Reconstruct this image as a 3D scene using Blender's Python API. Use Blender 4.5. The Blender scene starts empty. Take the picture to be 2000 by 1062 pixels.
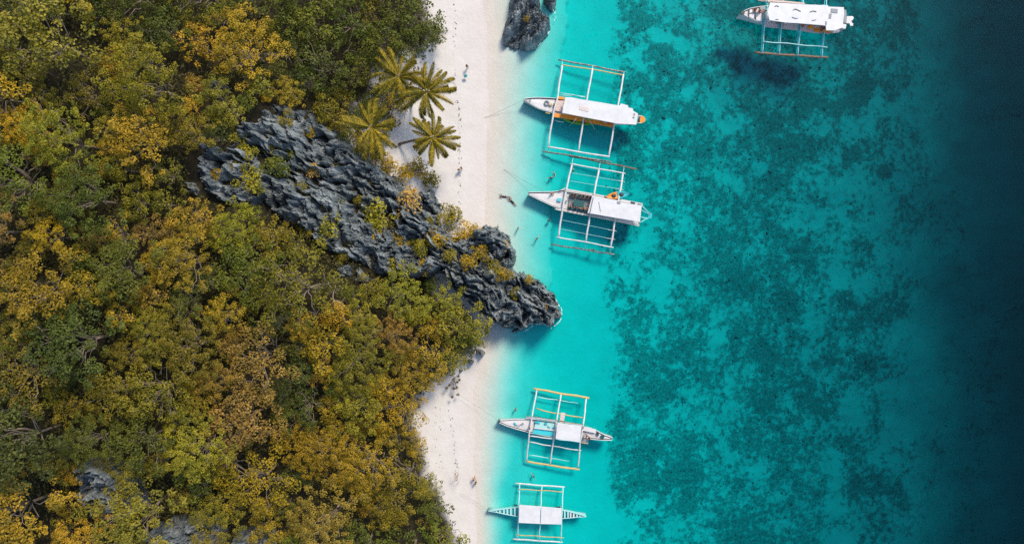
import bpy, bmesh, math, random
import numpy as np
from mathutils import Vector, Matrix

sc = bpy.context.scene
C = sc.collection
# ---------------------------------------------------------------- camera, sky, sun, exposure
H = 111.0                                     # drone height above the sea, metres
PPM = 12.0                                    # photo pixels (2000 wide) per metre at sea level
cam = bpy.data.objects.new('camera', bpy.data.cameras.new('camera'))
C.objects.link(cam)
cam.location = (0, 0, H)
cam.rotation_euler = (0, 0, 0)
cam.data.sensor_fit = 'HORIZONTAL'
cam.data.sensor_width = 36.0
cam.data.lens = 36.0 * H / (2000 / PPM)
cam.data.clip_start = 1.0
cam.data.clip_end = 2000
sc.camera = cam

SUN_EL, SUN_AZ = math.radians(50), math.radians(61)   # azimuth counter-clockwise from +x
sdir = Vector((math.cos(SUN_EL) * math.cos(SUN_AZ), math.cos(SUN_EL) * math.sin(SUN_AZ), math.sin(SUN_EL)))
world = bpy.data.worlds.new('World')
sc.world = world
world.use_nodes = True
wn = world.node_tree
sky = wn.nodes.new('ShaderNodeTexSky')
sky.sky_type = 'NISHITA'
sky.sun_disc = False
sky.sun_elevation = SUN_EL
sky.sun_rotation = math.atan2(sdir.x, sdir.y)
wn.links.new(sky.outputs[0], wn.nodes['Background'].inputs[0])
wn.nodes['Background'].inputs[1].default_value = 0.15
sun = bpy.data.objects.new('sun', bpy.data.lights.new('sun', 'SUN'))
C.objects.link(sun)
sun.data.energy = 2.4
sun.data.angle = math.radians(14)
sun.data.color = (1.0, 0.89, 0.73)
sun.rotation_euler = sdir.to_track_quat('Z', 'Y').to_euler()
sc.view_settings.view_transform = 'Standard'
sc.view_settings.look = 'None'
sc.view_settings.gamma = 1.0
sc.view_settings.exposure = 0.58
sc.cycles.max_bounces = 6
sc.cycles.diffuse_bounces = 2
sc.cycles.glossy_bounces = 2
sc.cycles.transmission_bounces = 2
sc.cycles.transparent_max_bounces = 16
sc.cycles.volume_bounces = 0
sc.cycles.use_denoising = False

rng = np.random.default_rng(11)
random.seed(11)
# ---------------------------------------------------------------- helpers
def W(px, py, z=0.0):
    """photo pixel -> world point at height z"""
    k = PPM * H / (H - z)
    return np.array([(px - 1000.0) / k, (531.0 - py) / k, z])
def V(px, py, z=0.0): return Vector(W(px, py, z))
def view_px(x, y, z):
    k = PPM * H / (H - z)
    return 1000 + x * k, 531 - y * k

def tag(o, label=None, cat=None, group=None, kind=None):
    if label: o['label'] = label
    if cat: o['category'] = cat
    if group: o['group'] = group
    if kind: o['kind'] = kind
    return o
def empty(name, loc, rz=0.0):
    o = bpy.data.objects.new(name, None)
    C.objects.link(o)
    o.location = loc
    o.rotation_euler = (0, 0, rz)
    o.empty_display_size = 0.3
    return o

def _hash(ix, iy, seed):
    h = (ix.astype(np.int64) * 374761393 + iy.astype(np.int64) * 668265263 + seed * 1442695041) & 0xffffffff
    h = ((h ^ (h >> 13)) * 1274126177) & 0xffffffff
    h = ((h ^ (h >> 16)) * 2246822519) & 0xffffffff
    return (h ^ (h >> 15)) & 0xffffffff
def gnoise(x, y, seed=0):
    """gradient noise, about -0.7..0.7"""
    ix, iy = np.floor(x), np.floor(y)
    fx, fy = x - ix, y - iy
    u = fx * fx * fx * (fx * (fx * 6 - 15) + 10)
    v = fy * fy * fy * (fy * (fy * 6 - 15) + 10)
    def g(dx, dy):
        a = _hash(ix + dx, iy + dy, seed) * (2 * math.pi / 4294967296.0)
        return np.cos(a) * (fx - dx) + np.sin(a) * (fy - dy)
    return (g(0, 0) * (1 - u) + g(1, 0) * u) * (1 - v) + (g(0, 1) * (1 - u) + g(1, 1) * u) * v
def fbm(x, y, seed=0, octv=4, gain=0.5, lac=2.03):
    s, a = 0.0, 1.0
    for i in range(octv):
        s = s + a * gnoise(x, y, seed + i * 17)
        x, y, a = x * lac + 3.1, y * lac + 1.7, a * gain
    return s
def ridged(x, y, seed=0, octv=4, gain=0.5, lac=2.1):
    s, a, w = 0.0, 1.0, 1.0
    for i in range(octv):
        n = 1.0 - np.abs(gnoise(x, y, seed + i * 31)) * 1.9
        n = np.clip(n, 0, 1) ** 2 * w
        s = s + a * n
        w = np.clip(n * 1.6, 0.25, 1)
        x, y, a = x * lac + 5.3, y * lac + 2.9, a * gain
    return s
def cells(x, y, seed=0):
    """worley: (f1, f2, id) """
    ix, iy = np.floor(x), np.floor(y)
    f1 = np.full(x.shape, 9.0); f2 = np.full(x.shape, 9.0); cid = np.zeros(x.shape)
    for dx in (-1, 0, 1):
        for dy in (-1, 0, 1):
            h1 = _hash(ix + dx, iy + dy, seed) / 4294967296.0
            h2 = _hash(ix + dx, iy + dy, seed + 77) / 4294967296.0
            d = np.hypot(ix + dx + h1 - x, iy + dy + h2 - y)
            near = d < f1
            f2 = np.where(near, f1, np.minimum(f2, d))
            cid = np.where(near, _hash(ix + dx, iy + dy, seed + 5) / 4294967296.0, cid)
            f1 = np.where(near, d, f1)
    return f1, f2, cid
def sstep(a, b, x):
    t = np.clip((x - a) / (b - a), 0, 1)
    return t * t * (3 - 2 * t)
def inside(poly, x, y):
    p = np.asarray(poly, float)
    r = np.zeros(np.shape(x), bool)
    j = len(p) - 1
    for i in range(len(p)):
        xi, yi, xj, yj = p[i, 0], p[i, 1], p[j, 0], p[j, 1]
        if yi != yj:
            c = ((yi > y) != (yj > y)) & (x < (xj - xi) * (y - yi) / (yj - yi) + xi)
            r ^= c
        j = i
    return r
def edge_dist(poly, x, y, closed=True):
    p = np.asarray(poly, float)
    d = np.full(np.shape(x), 1e9)
    n = len(p)
    for i in range(n if closed else n - 1):
        a, b = p[i], p[(i + 1) % n]
        ab = b - a
        L = max(float(ab @ ab), 1e-9)
        t = np.clip(((x - a[0]) * ab[0] + (y - a[1]) * ab[1]) / L, 0, 1)
        d = np.minimum(d, np.hypot(x - a[0] - t * ab[0], y - a[1] - t * ab[1]))
    return d
def sdist(poly, x, y):
    d = edge_dist(poly, x, y)
    return np.where(inside(poly, x, y), d, -d)

def mesh_np(name, verts, faces, smooth=True):
    """verts (n,3), faces (m,k) arrays -> mesh"""
    me = bpy.data.meshes.new(name)
    verts = np.asarray(verts, np.float32); faces = np.asarray(faces, np.int32)
    m, k = faces.shape
    me.vertices.add(len(verts)); me.vertices.foreach_set('co', verts.ravel())
    me.loops.add(m * k); me.loops.foreach_set('vertex_index', faces.ravel())
    me.polygons.add(m)
    me.polygons.foreach_set('loop_start', np.arange(0, m * k, k, dtype=np.int32))
    me.polygons.foreach_set('use_smooth', np.full(m, smooth, bool))
    me.update(calc_edges=True)
    return me
def attr(me, name, vals):
    a = me.attributes.new(name, 'FLOAT', 'POINT')
    a.data.foreach_set('value', np.asarray(vals, np.float32))
def link(name, me, mats=(), parent=None, loc=(0, 0, 0)):
    o = bpy.data.objects.new(name, me)
    C.objects.link(o)
    for m in (mats if isinstance(mats, (list, tuple)) else [mats]):
        if m is not None and m.name not in [q.name for q in me.materials if q]: me.materials.append(m)
    o.location = loc
    if parent is not None: o.parent = parent
    return o

class MB:
    """collects tubes, prisms, lofts ... in world space; build() links them as one mesh object"""
    def __init__(s): s.v = []; s.f = []; s.m = []
    def add(s, verts, faces, mi=0):
        b = len(s.v)
        s.v += [tuple(map(float, v)) for v in verts]
        s.f += [[i + b for i in f] for f in faces]
        s.m += [mi] * len(faces)
        return s
    def tube(s, pts, rad, n=6, mi=0, cap=True):
        pts = [Vector(p) for p in pts]
        if not isinstance(rad, (list, tuple, np.ndarray)): rad = [rad] * len(pts)
        vs, fs = [], []
        t0 = (pts[1] - pts[0]).normalized()
        ref = Vector((0, 0, 1)) if abs(t0.z) < 0.9 else Vector((1, 0, 0))
        a = t0.cross(ref).normalized()
        for i, p in enumerate(pts):
            t = (pts[min(i + 1, len(pts) - 1)] - pts[max(i - 1, 0)])
            t = t.normalized() if t.length > 1e-9 else t0
            a = (a - t * a.dot(t))
            a = a.normalized() if a.length > 1e-6 else t.orthogonal().normalized()
            b = t.cross(a)
            for k in range(n):
                q = 2 * math.pi * k / n
                vs.append(p + (a * math.cos(q) + b * math.sin(q)) * rad[i])
        for i in range(len(pts) - 1):
            for k in range(n):
                k2 = (k + 1) % n
                fs.append([i * n + k, i * n + k2, (i + 1) * n + k2, (i + 1) * n + k])
        if cap:
            fs.append(list(range(n))[::-1])
            fs.append([(len(pts) - 1) * n + k for k in range(n)])
        return s.add(vs, fs, mi)
    def prism(s, top, thick, mi=0, inset=0.0):
        """top: list of 3-D points (a closed outline seen from above); extruded downward with a small chamfer"""
        top = [Vector(p) for p in top]
        area = sum(top[i].x * top[(i + 1) % len(top)].y - top[(i + 1) % len(top)].x * top[i].y for i in range(len(top)))
        if area < 0: top = top[::-1]
        n = len(top)
        c = sum(top, Vector()) / n
        ch = min(0.03, thick * 0.4)
        rings = []
        def ring(off, dz):
            r = []
            for p in top:
                d = (c - p); d.z = 0
                d = d.normalized() * off if d.length > 1e-6 else d
                r.append(p + d + Vector((0, 0, dz)))
            return r
        rings = [ring(ch, 0), ring(0, -ch), ring(0, -thick)]
        vs = [v for r in rings for v in r]
        fs = [list(range(n))]
        for i in range(2):
            for k in range(n):
                k2 = (k + 1) % n
                fs.append([i * n + k, (i + 1) * n + k, (i + 1) * n + k2, i * n + k2])
        fs.append([2 * n + k for k in range(n)][::-1])
        return s.add(vs, fs, mi)
    def box(s, c, size, rz=0.0, mi=0):
        c = Vector(c); hx, hy, hz = [q / 2 for q in size]
        R = Matrix.Rotation(rz, 3, 'Z')
        top = [c + R @ Vector((a * hx, b * hy, 0)) + Vector((0, 0, hz)) for a, b in ((-1, -1), (1, -1), (1, 1), (-1, 1))]
        return s.prism(top, hz * 2, mi)
    def loft(s, rings, mi=0, closed=False, cap=False):
        n = len(rings[0]); vs = [v for r in rings for v in r]; fs = []
        for i in range(len(rings) - 1):
            for k in range(n if closed else n - 1):
                k2 = (k + 1) % n
                fs.append([i * n + k, i * n + k2, (i + 1) * n + k2, (i + 1) * n + k])
        if cap:
            fs.append(list(range(n))[::-1]); fs.append([(len(rings) - 1) * n + k for k in range(n)])
        return s.add(vs, fs, mi)
    def ball(s, c, r, nu=8, nv=5, mi=0, top=math.pi / 2, bottom=-math.pi / 2):
        c = Vector(c); r = Vector(r) if hasattr(r, '__len__') else Vector((r, r, r))
        rings = []
        for j in range(nv + 1):
            a = bottom + (top - bottom) * j / nv
            ca = max(math.cos(a), 0.02)
            rings.append([c + Vector((r.x * ca * math.cos(2 * math.pi * k / nu), r.y * ca * math.sin(2 * math.pi * k / nu), r.z * math.sin(a))) for k in range(nu)])
        return s.loft(rings, mi, closed=True, cap=True)
    def mesh(s, name, loc=(0, 0, 0), smooth=False):
        me = bpy.data.meshes.new(name)
        L = Vector(loc)
        me.from_pydata([tuple(Vector(v) - L) for v in s.v], [], s.f)
        me.polygons.foreach_set('material_index', s.m)
        me.polygons.foreach_set('use_smooth', [smooth] * len(s.f))
        me.update()
        return me
    def build(s, name, mats, parent=None, smooth=False, loc=None):
        """parent: geometry stays where it is in the world (parents carry no rotation while building)"""
        if parent is not None:
            base = Vector(parent.location)
            if parent.parent: base = base + Vector(parent.parent.location)
            return link(name, s.mesh(name, base, smooth), mats, parent)
        loc = Vector(loc) if loc is not None else Vector(s.v[0])
        return link(name, s.mesh(name, loc, smooth), mats, None, loc)

# ---------------------------------------------------------------- materials
def nmat(name):
    m = bpy.data.materials.new(name); m.use_nodes = True
    nt = m.node_tree
    b = nt.nodes['Principled BSDF']
    return m, nt, b
def N(nt, t, **kw):
    n = nt.nodes.new(t)
    for k, v in kw.items():
        if k in n.inputs: n.inputs[k].default_value = v
        else: setattr(n, k, v)
    return n
def noise_tex(nt, scale, detail=4, rough=0.55, coord='Object', stretch=None):
    tc = N(nt, 'ShaderNodeTexCoord')
    n = N(nt, 'ShaderNodeTexNoise', Scale=scale, Detail=detail, Roughness=rough)
    src = tc.outputs[coord]
    if stretch:
        mp = N(nt, 'ShaderNodeMapping'); mp.inputs['Scale'].default_value = stretch
        nt.links.new(src, mp.inputs[0]); src = mp.outputs[0]
    nt.links.new(src, n.inputs['Vector'])
    return n
def ramp(nt, src, stops):
    r = N(nt, 'ShaderNodeValToRGB')
    e = r.color_ramp.elements
    while len(e) < len(stops): e.new(0.5)
    for q, (p, c) in zip(e, stops):
        q.position = p; q.color = (*c, 1) if len(c) == 3 else c
    nt.links.new(src, r.inputs[0])
    return r
def mixc(nt, fac, a, b, mode='MIX'):
    m = N(nt, 'ShaderNodeMix', data_type='RGBA', blend_type=mode)
    for sock, val in ((m.inputs[0], fac), (m.inputs[6], a), (m.inputs[7], b)):
        if hasattr(val, 'is_output') or isinstance(val, bpy.types.NodeSocket): nt.links.new(val, sock)
        else: sock.default_value = val if not isinstance(val, tuple) or len(val) == 4 else (*val, 1)
    return m.outputs[2]
def paint(name, col, rough=0.5, dirt=0.18, scale=1.6, bump=0.0, spec=0.4, dirtcol=None):
    m, nt, b = nmat(name)
    n = noise_tex(nt, scale, 6, 0.65)
    d = dirtcol or tuple(c * 0.55 for c in col)
    r = ramp(nt, n.outputs[0], [(0.35, tuple(c * (1 - dirt) + dd * dirt for c, dd in zip(col, d))), (0.62, col)])
    nt.links.new(r.outputs[0], b.inputs['Base Color'])
    b.inputs['Roughness'].default_value = rough
    b.inputs['Specular IOR Level'].default_value = spec
    if bump:
        bp = N(nt, 'ShaderNodeBump', Strength=bump, Distance=0.05)
        nt.links.new(n.outputs[0], bp.inputs['Height']); nt.links.new(bp.outputs[0], b.inputs['Normal'])
    return m
# ---------------------------------------------------------------- the lie of the land
LAND = np.array([  # photo x, photo y, ground height
 (-40,-40,22),(0,250,24),(0,531,26),(0,800,22),(-40,1100,17),(-300,531,32),(-300,0,26),(-300,1100,20),
 (200,0,18),(200,250,22),(200,531,23),(200,800,20),(200,1062,15),
 (400,0,12),(400,200,17),(400,350,19),(400,531,19),(400,800,16),(400,1062,11),
 (520,210,16),(560,300,15.5),(600,400,14),(600,560,13.5),(600,700,12),(600,900,9),(600,1062,8),
 (600,0,6),(600,100,7),(700,0,3.2),(700,120,3.5),(690,200,4),(800,0,2.2),(800,80,2.2),
 (640,260,10.5),(700,320,8.5),(760,390,6.5),(700,430,10.5),(750,500,9),(800,430,5.5),(850,420,3),(850,500,6.5),
 (900,520,6),(950,560,5.8),(1000,580,5.2),(1060,600,4.2),(970,480,4.2),(1090,610,3.4),
 (800,600,7.5),(850,650,5),(900,650,3.2),(930,690,1.6),(750,750,6),(800,900,3),(850,1000,2.4),(700,900,5.5),
 (830,20,1.9),(850,120,1.5),(880,200,1.3),(800,270,1.8),(860,300,1.3),(900,400,1.0),(860,380,1.6),
 (850,800,1.5),(870,900,1.4),(900,1000,1.2),(740,260,2.4),(720,160,2.9),(760,320,2.2)], float)
_k = PPM * H / (H - LAND[:, 2])
LX, LY, LZ = (LAND[:, 0] - 1000) / _k, (531 - LAND[:, 1]) / _k, LAND[:, 2]
def hill(x, y):
    num = 0.0; den = 1e-12
    for a, b, z in zip(LX, LY, LZ):
        w = np.exp(-((x - a) ** 2 + (y - b) ** 2) / (2 * 5.0 ** 2)) + 1e-4 / (1 + ((x - a) ** 2 + (y - b) ** 2) / 25.0) ** 2
        num = num + w * z; den = den + w
    return num / den
SHORE = np.array([(-400,930),(0,938),(60,950),(150,952),(330,950),(400,946),(450,946),(560,940),(650,945),(690,940),(715,935),(760,926),(850,925),(950,926),(1062,930),(1500,930)], float)
MID = np.array([(-400,1090),(0,1088),(60,1084),(100,1072),(200,1058),(300,1052),(400,1048),(470,1050),(530,1060),(600,1050),(650,1020),(700,1014),(760,1012),(850,1000),(920,985),(1062,978),(1500,980)], float)
DEEP_X = np.array([0, 60, 110, 190, 300, 400, 500, 600, 700, 800, 900, 1000, 1400])   # photo px beyond x=1060 or so
DEEP_Z = np.array([0.95, 1.7, 2.2, 2.9, 4.2, 6.0, 7.3, 8.4, 10.0, 12.6, 16.0, 19.5, 28])
def ground(x, y):
    """height of the sand, soil or seabed"""
    px0, py0 = 1000 + x * PPM, 531 - y * PPM
    wob = 5 * gnoise(x * 0.12, y * 0.12, 3)
    xs = np.interp(py0, SHORE[:, 0], SHORE[:, 1]) + wob
    xm = np.interp(py0, MID[:, 0], MID[:, 1]) + 10 + 12 * sstep(640, 480, py0) + 14 * gnoise(x * 0.09, y * 0.09, 9) + 8 * gnoise(x * 0.3, y * 0.3, 10)
    d = (xs - px0) / PPM
    land = np.minimum(hill(x, y), 0.13 * d + 0.9 * np.maximum(0, d - 9))
    land = land + 0.05 * fbm(x * 0.4, y * 0.4, 5) * sstep(0.5, 3, d) + 0.6 * fbm(x * 0.15, y * 0.15, 6) * sstep(14, 22, d)
    u = np.clip((px0 - xs) / (xm - xs), 0, None)
    uc = np.clip(u, 0, 1); sh = 0.95 * (0.10 * uc + 0.90 * uc ** 2.7)
    bend = px0 + 70 * fbm(x * 0.03, y * 0.03, 21, 4) + 34 * sstep(200, 900, py0)
    dp = np.interp(bend, 1060 + DEEP_X, DEEP_Z)
    dep = np.where(u < 1, sh, np.maximum(dp, 0.95))
    dep = dep + (0.55 * fbm(x * 0.12, y * 0.12, 31, 4)) * sstep(1.8, 4.5, dep)
    return np.where(d > 0, land, -dep)

FOREST = [(-400,-400),(845,-400),(848,25),(865,42),(884,62),(872,90),(845,106),(828,128),(795,118),(752,150),(742,200),(705,215),(690,282),(735,306),(790,345),(840,380),(800,430),(850,480),(870,560),(920,590),(955,622),(966,645),(946,690),(908,713),(886,745),(848,760),(832,790),(824,830),(840,875),(856,930),(882,975),(900,1015),(915,1080),(930,1500),(-400,1500)]
CLIFF = [(505,192),(545,196),(600,212),(650,250),(690,290),(735,322),(775,352),(800,380),(838,372),(852,410),(848,440),(870,462),(905,470),(925,452),(948,442),(968,444),(986,462),(1005,492),(1002,512),(994,522),(1012,536),(1050,553),(1078,578),(1094,605),(1092,622),(1075,638),(1058,628),(1040,632),(1018,646),(985,640),(955,618),(915,590),(880,556),(856,530),(820,542),(745,540),(700,512),(640,492),(612,470),(570,436),(530,420),(505,388),(478,402),(420,398),(392,368),(372,330),(375,298),(395,280),(432,292),(452,245),(490,232)]

def axis(lo, hi, step, far):
    a = np.arange(lo, hi + step / 2, step)
    out = [hi]; s = step
    while out[-1] < far:
        s *= 1.35; out.append(out[-1] + s)
    b = np.array(out[1:]); inn = [lo]; s = step
    while inn[-1] > -far:
        s *= 1.35; inn.append(inn[-1] - s)
    return np.concatenate([np.array(inn[1:])[::-1], a, b])
gx, gy = axis(-86, 90, 0.32, 420), axis(-50, 50, 0.32, 380)
X, Y = np.meshgrid(gx, gy)
Z = ground(X, Y)
gpx, gpy = view_px(X, Y, np.clip(Z, -40, 60))
# how sandy / how leaf-littered / how coral-grown the surface is (its own colour)
sF = sdist(FOREST, gpx, gpy) + 14 * fbm(X * 0.35, Y * 0.35, 41, 3)
litter = sstep(8, 34, sF) * (Z > 0.2)
bpx, bpy_ = 1000 + X * PPM, 531 - Y * PPM
vx, vy = gpx, gpy
reef = sstep(1172, 1226, vx + 46 * fbm(X * 0.06, Y * 0.06, 51, 4) + 14 * fbm(X * 0.4, Y * 0.4, 58, 3))
reef = reef * (1 - 0.62 * sstep(1690, 1850, vx + 90 * fbm(X * 0.05, Y * 0.05, 52, 3)))
blot = fbm(X * 0.06, Y * 0.06, 53, 5, 0.62)
blot2 = fbm(X * 0.22, Y * 0.22, 56, 4, 0.6)
blot3 = fbm(X * 0.9, Y * 0.9, 59, 3, 0.6)
centre = np.exp(-((vx - 1450) / 230.0) ** 2)
dens = reef * (0.35 + 0.20 * centre + 0.52 * blot + 0.48 * blot2 + 0.36 * blot3)
for (cx, cy, r, s_) in [(1742,186,17,.75),(1765,160,12,.35),(1728,336,15,.75),(1690,706,22,.75),(1655,585,20,.75),(1755,420,16,.35),(1600,790,24,.75),(1640,860,18,.4),(1770,610,15,.35),(1800,560,18,.25),(1720,780,20,.35),(1560,470,30,.3),(1600,400,26,.3),(1530,600,34,.25),(1700,480,22,.35),(1610,700,26,.3),(1785,270,16,.3),(1683,172,25,1.0),(1690,160,14,.5),(1665,309,17,.9),(1650,318,10,.5),(1690,706,15,.6)]:
    dens = dens + s_ * np.exp(-(((vx - cx) / r) ** 2 + ((vy - cy) / r) ** 2) ** 1.5) * (0.8 + 1.0 * gnoise(X * 0.7, Y * 0.7, 63))
# dark ledges of the reef edge and near the boats
for (cx, cy, r, s) in [(1195,570,24,.55),(1205,490,20,.5),(1215,300,26,.5),(1235,275,22,.45),(1235,320,26,.5),(1215,165,22,.4),(1205,200,20,.4),(1190,530,13,.3),(1195,640,12,.3),(1200,385,22,.3),(1190,470,16,.4),
                       (1230,920,32,.3),(1210,850,14,.35),(1200,820,10,.3),(1215,960,24,.3)]:
    dens = dens + s * np.exp(-(((vx - cx) / r) ** 2 + ((vy - cy) / (r * 1.3)) ** 2)) * (0.7 + 1.2 * gnoise(X * 0.9, Y * 0.9, 57))
# clean round sand pans
for (cx, cy, r) in [(1241,193,15),(1304,244,15),(1250,130,13),(1388,137,11),(1300,157,7),(1262,230,10),(1345,180,11),(1420,250,13),(1330,90,16),(1290,70,18),(1160,20,40),(1190,40,30),(1480,330,20),(1410,655,14),(1300,540,16),(1215,535,8)]:
    dens = dens - 0.5 * np.exp(-(((vx - cx) ** 2 + (vy - cy) ** 2) / (r * r) * (1 + 1.6 * gnoise(X * 0.55, Y * 0.55, 64)) + 0.3 * blot3) .clip(0) ** 2.0)
dens = np.clip(dens, -0.3, 1.2)

m_ground, nt, b = nmat('sand_soil_and_seabed')
tc = N(nt, 'ShaderNodeTexCoord')
a_l = N(nt, 'ShaderNodeAttribute', attribute_name='litter')
a_c = N(nt, 'ShaderNodeAttribute', attribute_name='coral')
a_w = N(nt, 'ShaderNodeAttribute', attribute_name='wet')
n1 = noise_tex(nt, 0.35, 6, 0.6); n2 = noise_tex(nt, 7.0, 4, 0.6)
sand = ramp(nt, n1.outputs[0], [(0.3, (0.585, 0.54, 0.495)), (0.7, (0.645, 0.61, 0.57))])
sand2 = mixc(nt, 0.10, sand.outputs[0], n2.outputs[0], 'OVERLAY')
wetc = mixc(nt, a_w.outputs['Fac'], sand2, (0.60, 0.52, 0.46))
soil = ramp(nt, noise_tex(nt, 2.5, 6, 0.7).outputs[0], [(0.3, (0.014, 0.013, 0.009)), (0.7, (0.045, 0.038, 0.022))])
c1 = mixc(nt, a_l.outputs['Fac'], wetc, soil.outputs[0])
# coral: fine speckle thresholded by the density
nf = noise_tex(nt, 1.1, 6, 0.82)
ad = N(nt, 'ShaderNodeMath', operation='MULTIPLY_ADD'); ad.inputs[1].default_value = 2.9; ad.inputs[2].default_value = -1.50
nt.links.new(nf.outputs[0], ad.inputs[0])
ad2 = N(nt, 'ShaderNodeMath', operation='ADD'); nt.links.new(ad.outputs[0], ad2.inputs[0]); nt.links.new(a_c.outputs['Fac'], ad2.inputs[1])
mr = N(nt, 'ShaderNodeMapRange', interpolation_type='SMOOTHSTEP'); nt.links.new(ad2.outputs[0], mr.inputs['Value'])
mr.inputs['From Min'].default_value = 0.06; mr.inputs['From Max'].default_value = 0.70
gate = N(nt, 'ShaderNodeMapRange'); nt.links.new(a_c.outputs['Fac'], gate.inputs['Value'])
gate.inputs['From Min'].default_value = 0.02; gate.inputs['From Max'].default_value = 0.3
mm = N(nt, 'ShaderNodeMath', operation='MULTIPLY'); nt.links.new(mr.outputs[0], mm.inputs[0]); nt.links.new(gate.outputs[0], mm.inputs[1])
m9 = N(nt, 'ShaderNodeMath', operation='MULTIPLY'); m9.inputs[1].default_value = 0.93; nt.links.new(mm.outputs[0], m9.inputs[0])
corc = ramp(nt, noise_tex(nt, 3.2, 5, 0.6).outputs[0], [(0.3, (0.075, 0.09, 0.095)), (0.7, (0.31, 0.335, 0.325))])
c2 = mixc(nt, m9.outputs[0], c1, corc.outputs[0])
nt.links.new(c2, b.inputs['Base Color'])
b.inputs['Roughness'].default_value = 0.95
b.inputs['Specular IOR Level'].default_value = 0.1
bp = N(nt, 'ShaderNodeBump', Strength=0.35, Distance=0.2)
n3 = noise_tex(nt, 1.6, 3, 0.65)
nt.links.new(n3.outputs[0], bp.inputs['Height']); nt.links.new(bp.outputs[0], b.inputs['Normal'])

ny, nx = X.shape
idx = np.arange(ny * nx).reshape(ny, nx)
quads = np.stack([idx[:-1, :-1], idx[:-1, 1:], idx[1:, 1:], idx[1:, :-1]], -1).reshape(-1, 4)
Zr = Z.copy(); Zr = Zr + np.where(Z < -1.8, 0.25 * np.clip(dens, 0, 1) * (0.5 + 1.4 * gnoise(X * 1.1, Y * 1.1, 61)), 0)
wet = (1 - sstep(0.10, 0.42, Z + 0.12 * gnoise(X * 0.25, Y * 0.25, 43))) * sstep(-0.25, -0.02, Z) * 0.3
allv = np.stack([X, Y, Zr], -1).reshape(-1, 3)
fz = Z.ravel()[quads].mean(1); fl = litter.ravel()[quads].mean(1); fy = Y.ravel()[quads].mean(1); fx = X.ravel()[quads].mean(1)
zone = np.where(fz < 0, 0, np.where((fl > 0.5) | (fx < -30), 1, 2))
zone = np.where((zone == 2) & (fy < (531 - 600) / PPM), 3, zone)
for zi, name in enumerate(['seabed', 'hillside', 'beach_north', 'beach_south']):
    q = quads[zone == zi]
    used = np.unique(q); remap = np.full(ny * nx, -1); remap[used] = np.arange(len(used))
    me = mesh_np(name, allv[used], remap[q])
    attr(me, 'litter', litter.ravel()[used]); attr(me, 'coral', dens.ravel()[used]); attr(me, 'wet', wet.ravel()[used])
    o = link(name, me, m_ground)
    tag(o, {'seabed': 'white sand seabed with dark coral reef under turquoise water', 'hillside': 'leaf-littered soil of the wooded hillside',
            'beach_north': 'white sand beach beside the palms and the cliff', 'beach_south': 'smaller white sand beach below the rocky headland'}[name],
        {'seabed': 'seabed', 'hillside': 'hillside'}.get(name, 'beach'), kind='structure')

# ---------------------------------------------------------------- the sea: a closed body of clear, absorbing water
m_sea = bpy.data.materials.new('sea_water'); m_sea.use_nodes = True
nt = m_sea.node_tree; nt.nodes.remove(nt.nodes['Principled BSDF']); out = nt.nodes['Material Output']
tr = N(nt, 'ShaderNodeBsdfTransparent'); gl = N(nt, 'ShaderNodeBsdfGlossy', Roughness=0.03)
fr = N(nt, 'ShaderNodeFresnel', IOR=1.22); mx = N(nt, 'ShaderNodeMixShader')
tc = N(nt, 'ShaderNodeTexCoord')
w1 = noise_tex(nt, 1.5, 3, 0.6, stretch=(0.8, 1.5, 1)); w1.inputs['Distortion'].default_value = 0.6
bpn = N(nt, 'ShaderNodeBump', Strength=0.1, Distance=0.1)
nt.links.new(w1.outputs[0], bpn.inputs['Height'])
for n in (fr, gl): nt.links.new(bpn.outputs[0], n.inputs['Normal'])
nt.links.new(fr.outputs[0], mx.inputs[0]); nt.links.new(tr.outputs[0], mx.inputs[1]); nt.links.new(gl.outputs[0], mx.inputs[2])
nt.links.new(mx.outputs[0], out.inputs['Surface'])
SIG = (1.5, 0.060, 0.0515)
D = 1.5
va = N(nt, 'ShaderNodeVolumeAbsorption', Density=D)
va.inputs['Color'].default_value = (1 - SIG[0] / D, 1 - SIG[1] / D, 1 - SIG[2] / D, 1)
nt.links.new(va.outputs[0], out.inputs['Volume'])
mb = MB()
x0, x1, y0, y1, zb = -60, 400, -360, 360, -60
mb.add([(x0,y0,0),(x1,y0,0),(x1,y1,0),(x0,y1,0),(x0,y0,zb),(x1,y0,zb),(x1,y1,zb),(x0,y1,zb)],
       [[0,1,2,3],[7,6,5,4],[0,4,5,1],[1,5,6,2],[2,6,7,3],[3,7,4,0]])
sea = mb.build('sea', m_sea, loc=(0, 0, 0))
tag(sea, 'clear turquoise sea water deepening to dark teal', 'sea', kind='structure')

# ---------------------------------------------------------------- limestone
m_rock, nt, b = nmat('grey_karst_limestone')
nA = noise_tex(nt, 0.55, 8, 0.68, stretch=(1, 1, 0.6)); nB = noise_tex(nt, 3.5, 8, 0.7)
rA = ramp(nt, nA.outputs[0], [(0.30, (0.065, 0.08, 0.085)), (0.47, (0.165, 0.19, 0.195)), (0.62, (0.37, 0.40, 0.395))])
rB = ramp(nt, nB.outputs[0], [(0.30, (0.30, 0.31, 0.32)), (0.62, (1, 1, 1))])
cc = mixc(nt, 0.75, rA.outputs[0], rB.outputs[0], 'MULTIPLY')
lich = ramp(nt, noise_tex(nt, 0.9, 7, 0.75).outputs[0], [(0.64, (0, 0, 0)), (0.74, (1, 1, 1))])
lm = N(nt, 'ShaderNodeMath', operation='MULTIPLY'); lm.inputs[1].default_value = 0.45; nt.links.new(lich.outputs[0], lm.inputs[0])
cc = mixc(nt, lm.outputs[0], cc, (0.33, 0.24, 0.17))
nt.links.new(cc, b.inputs['Base Color'])
b.inputs['Roughness'].default_value = 0.8; b.inputs['Specular IOR Level'].default_value = 0.25
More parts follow.
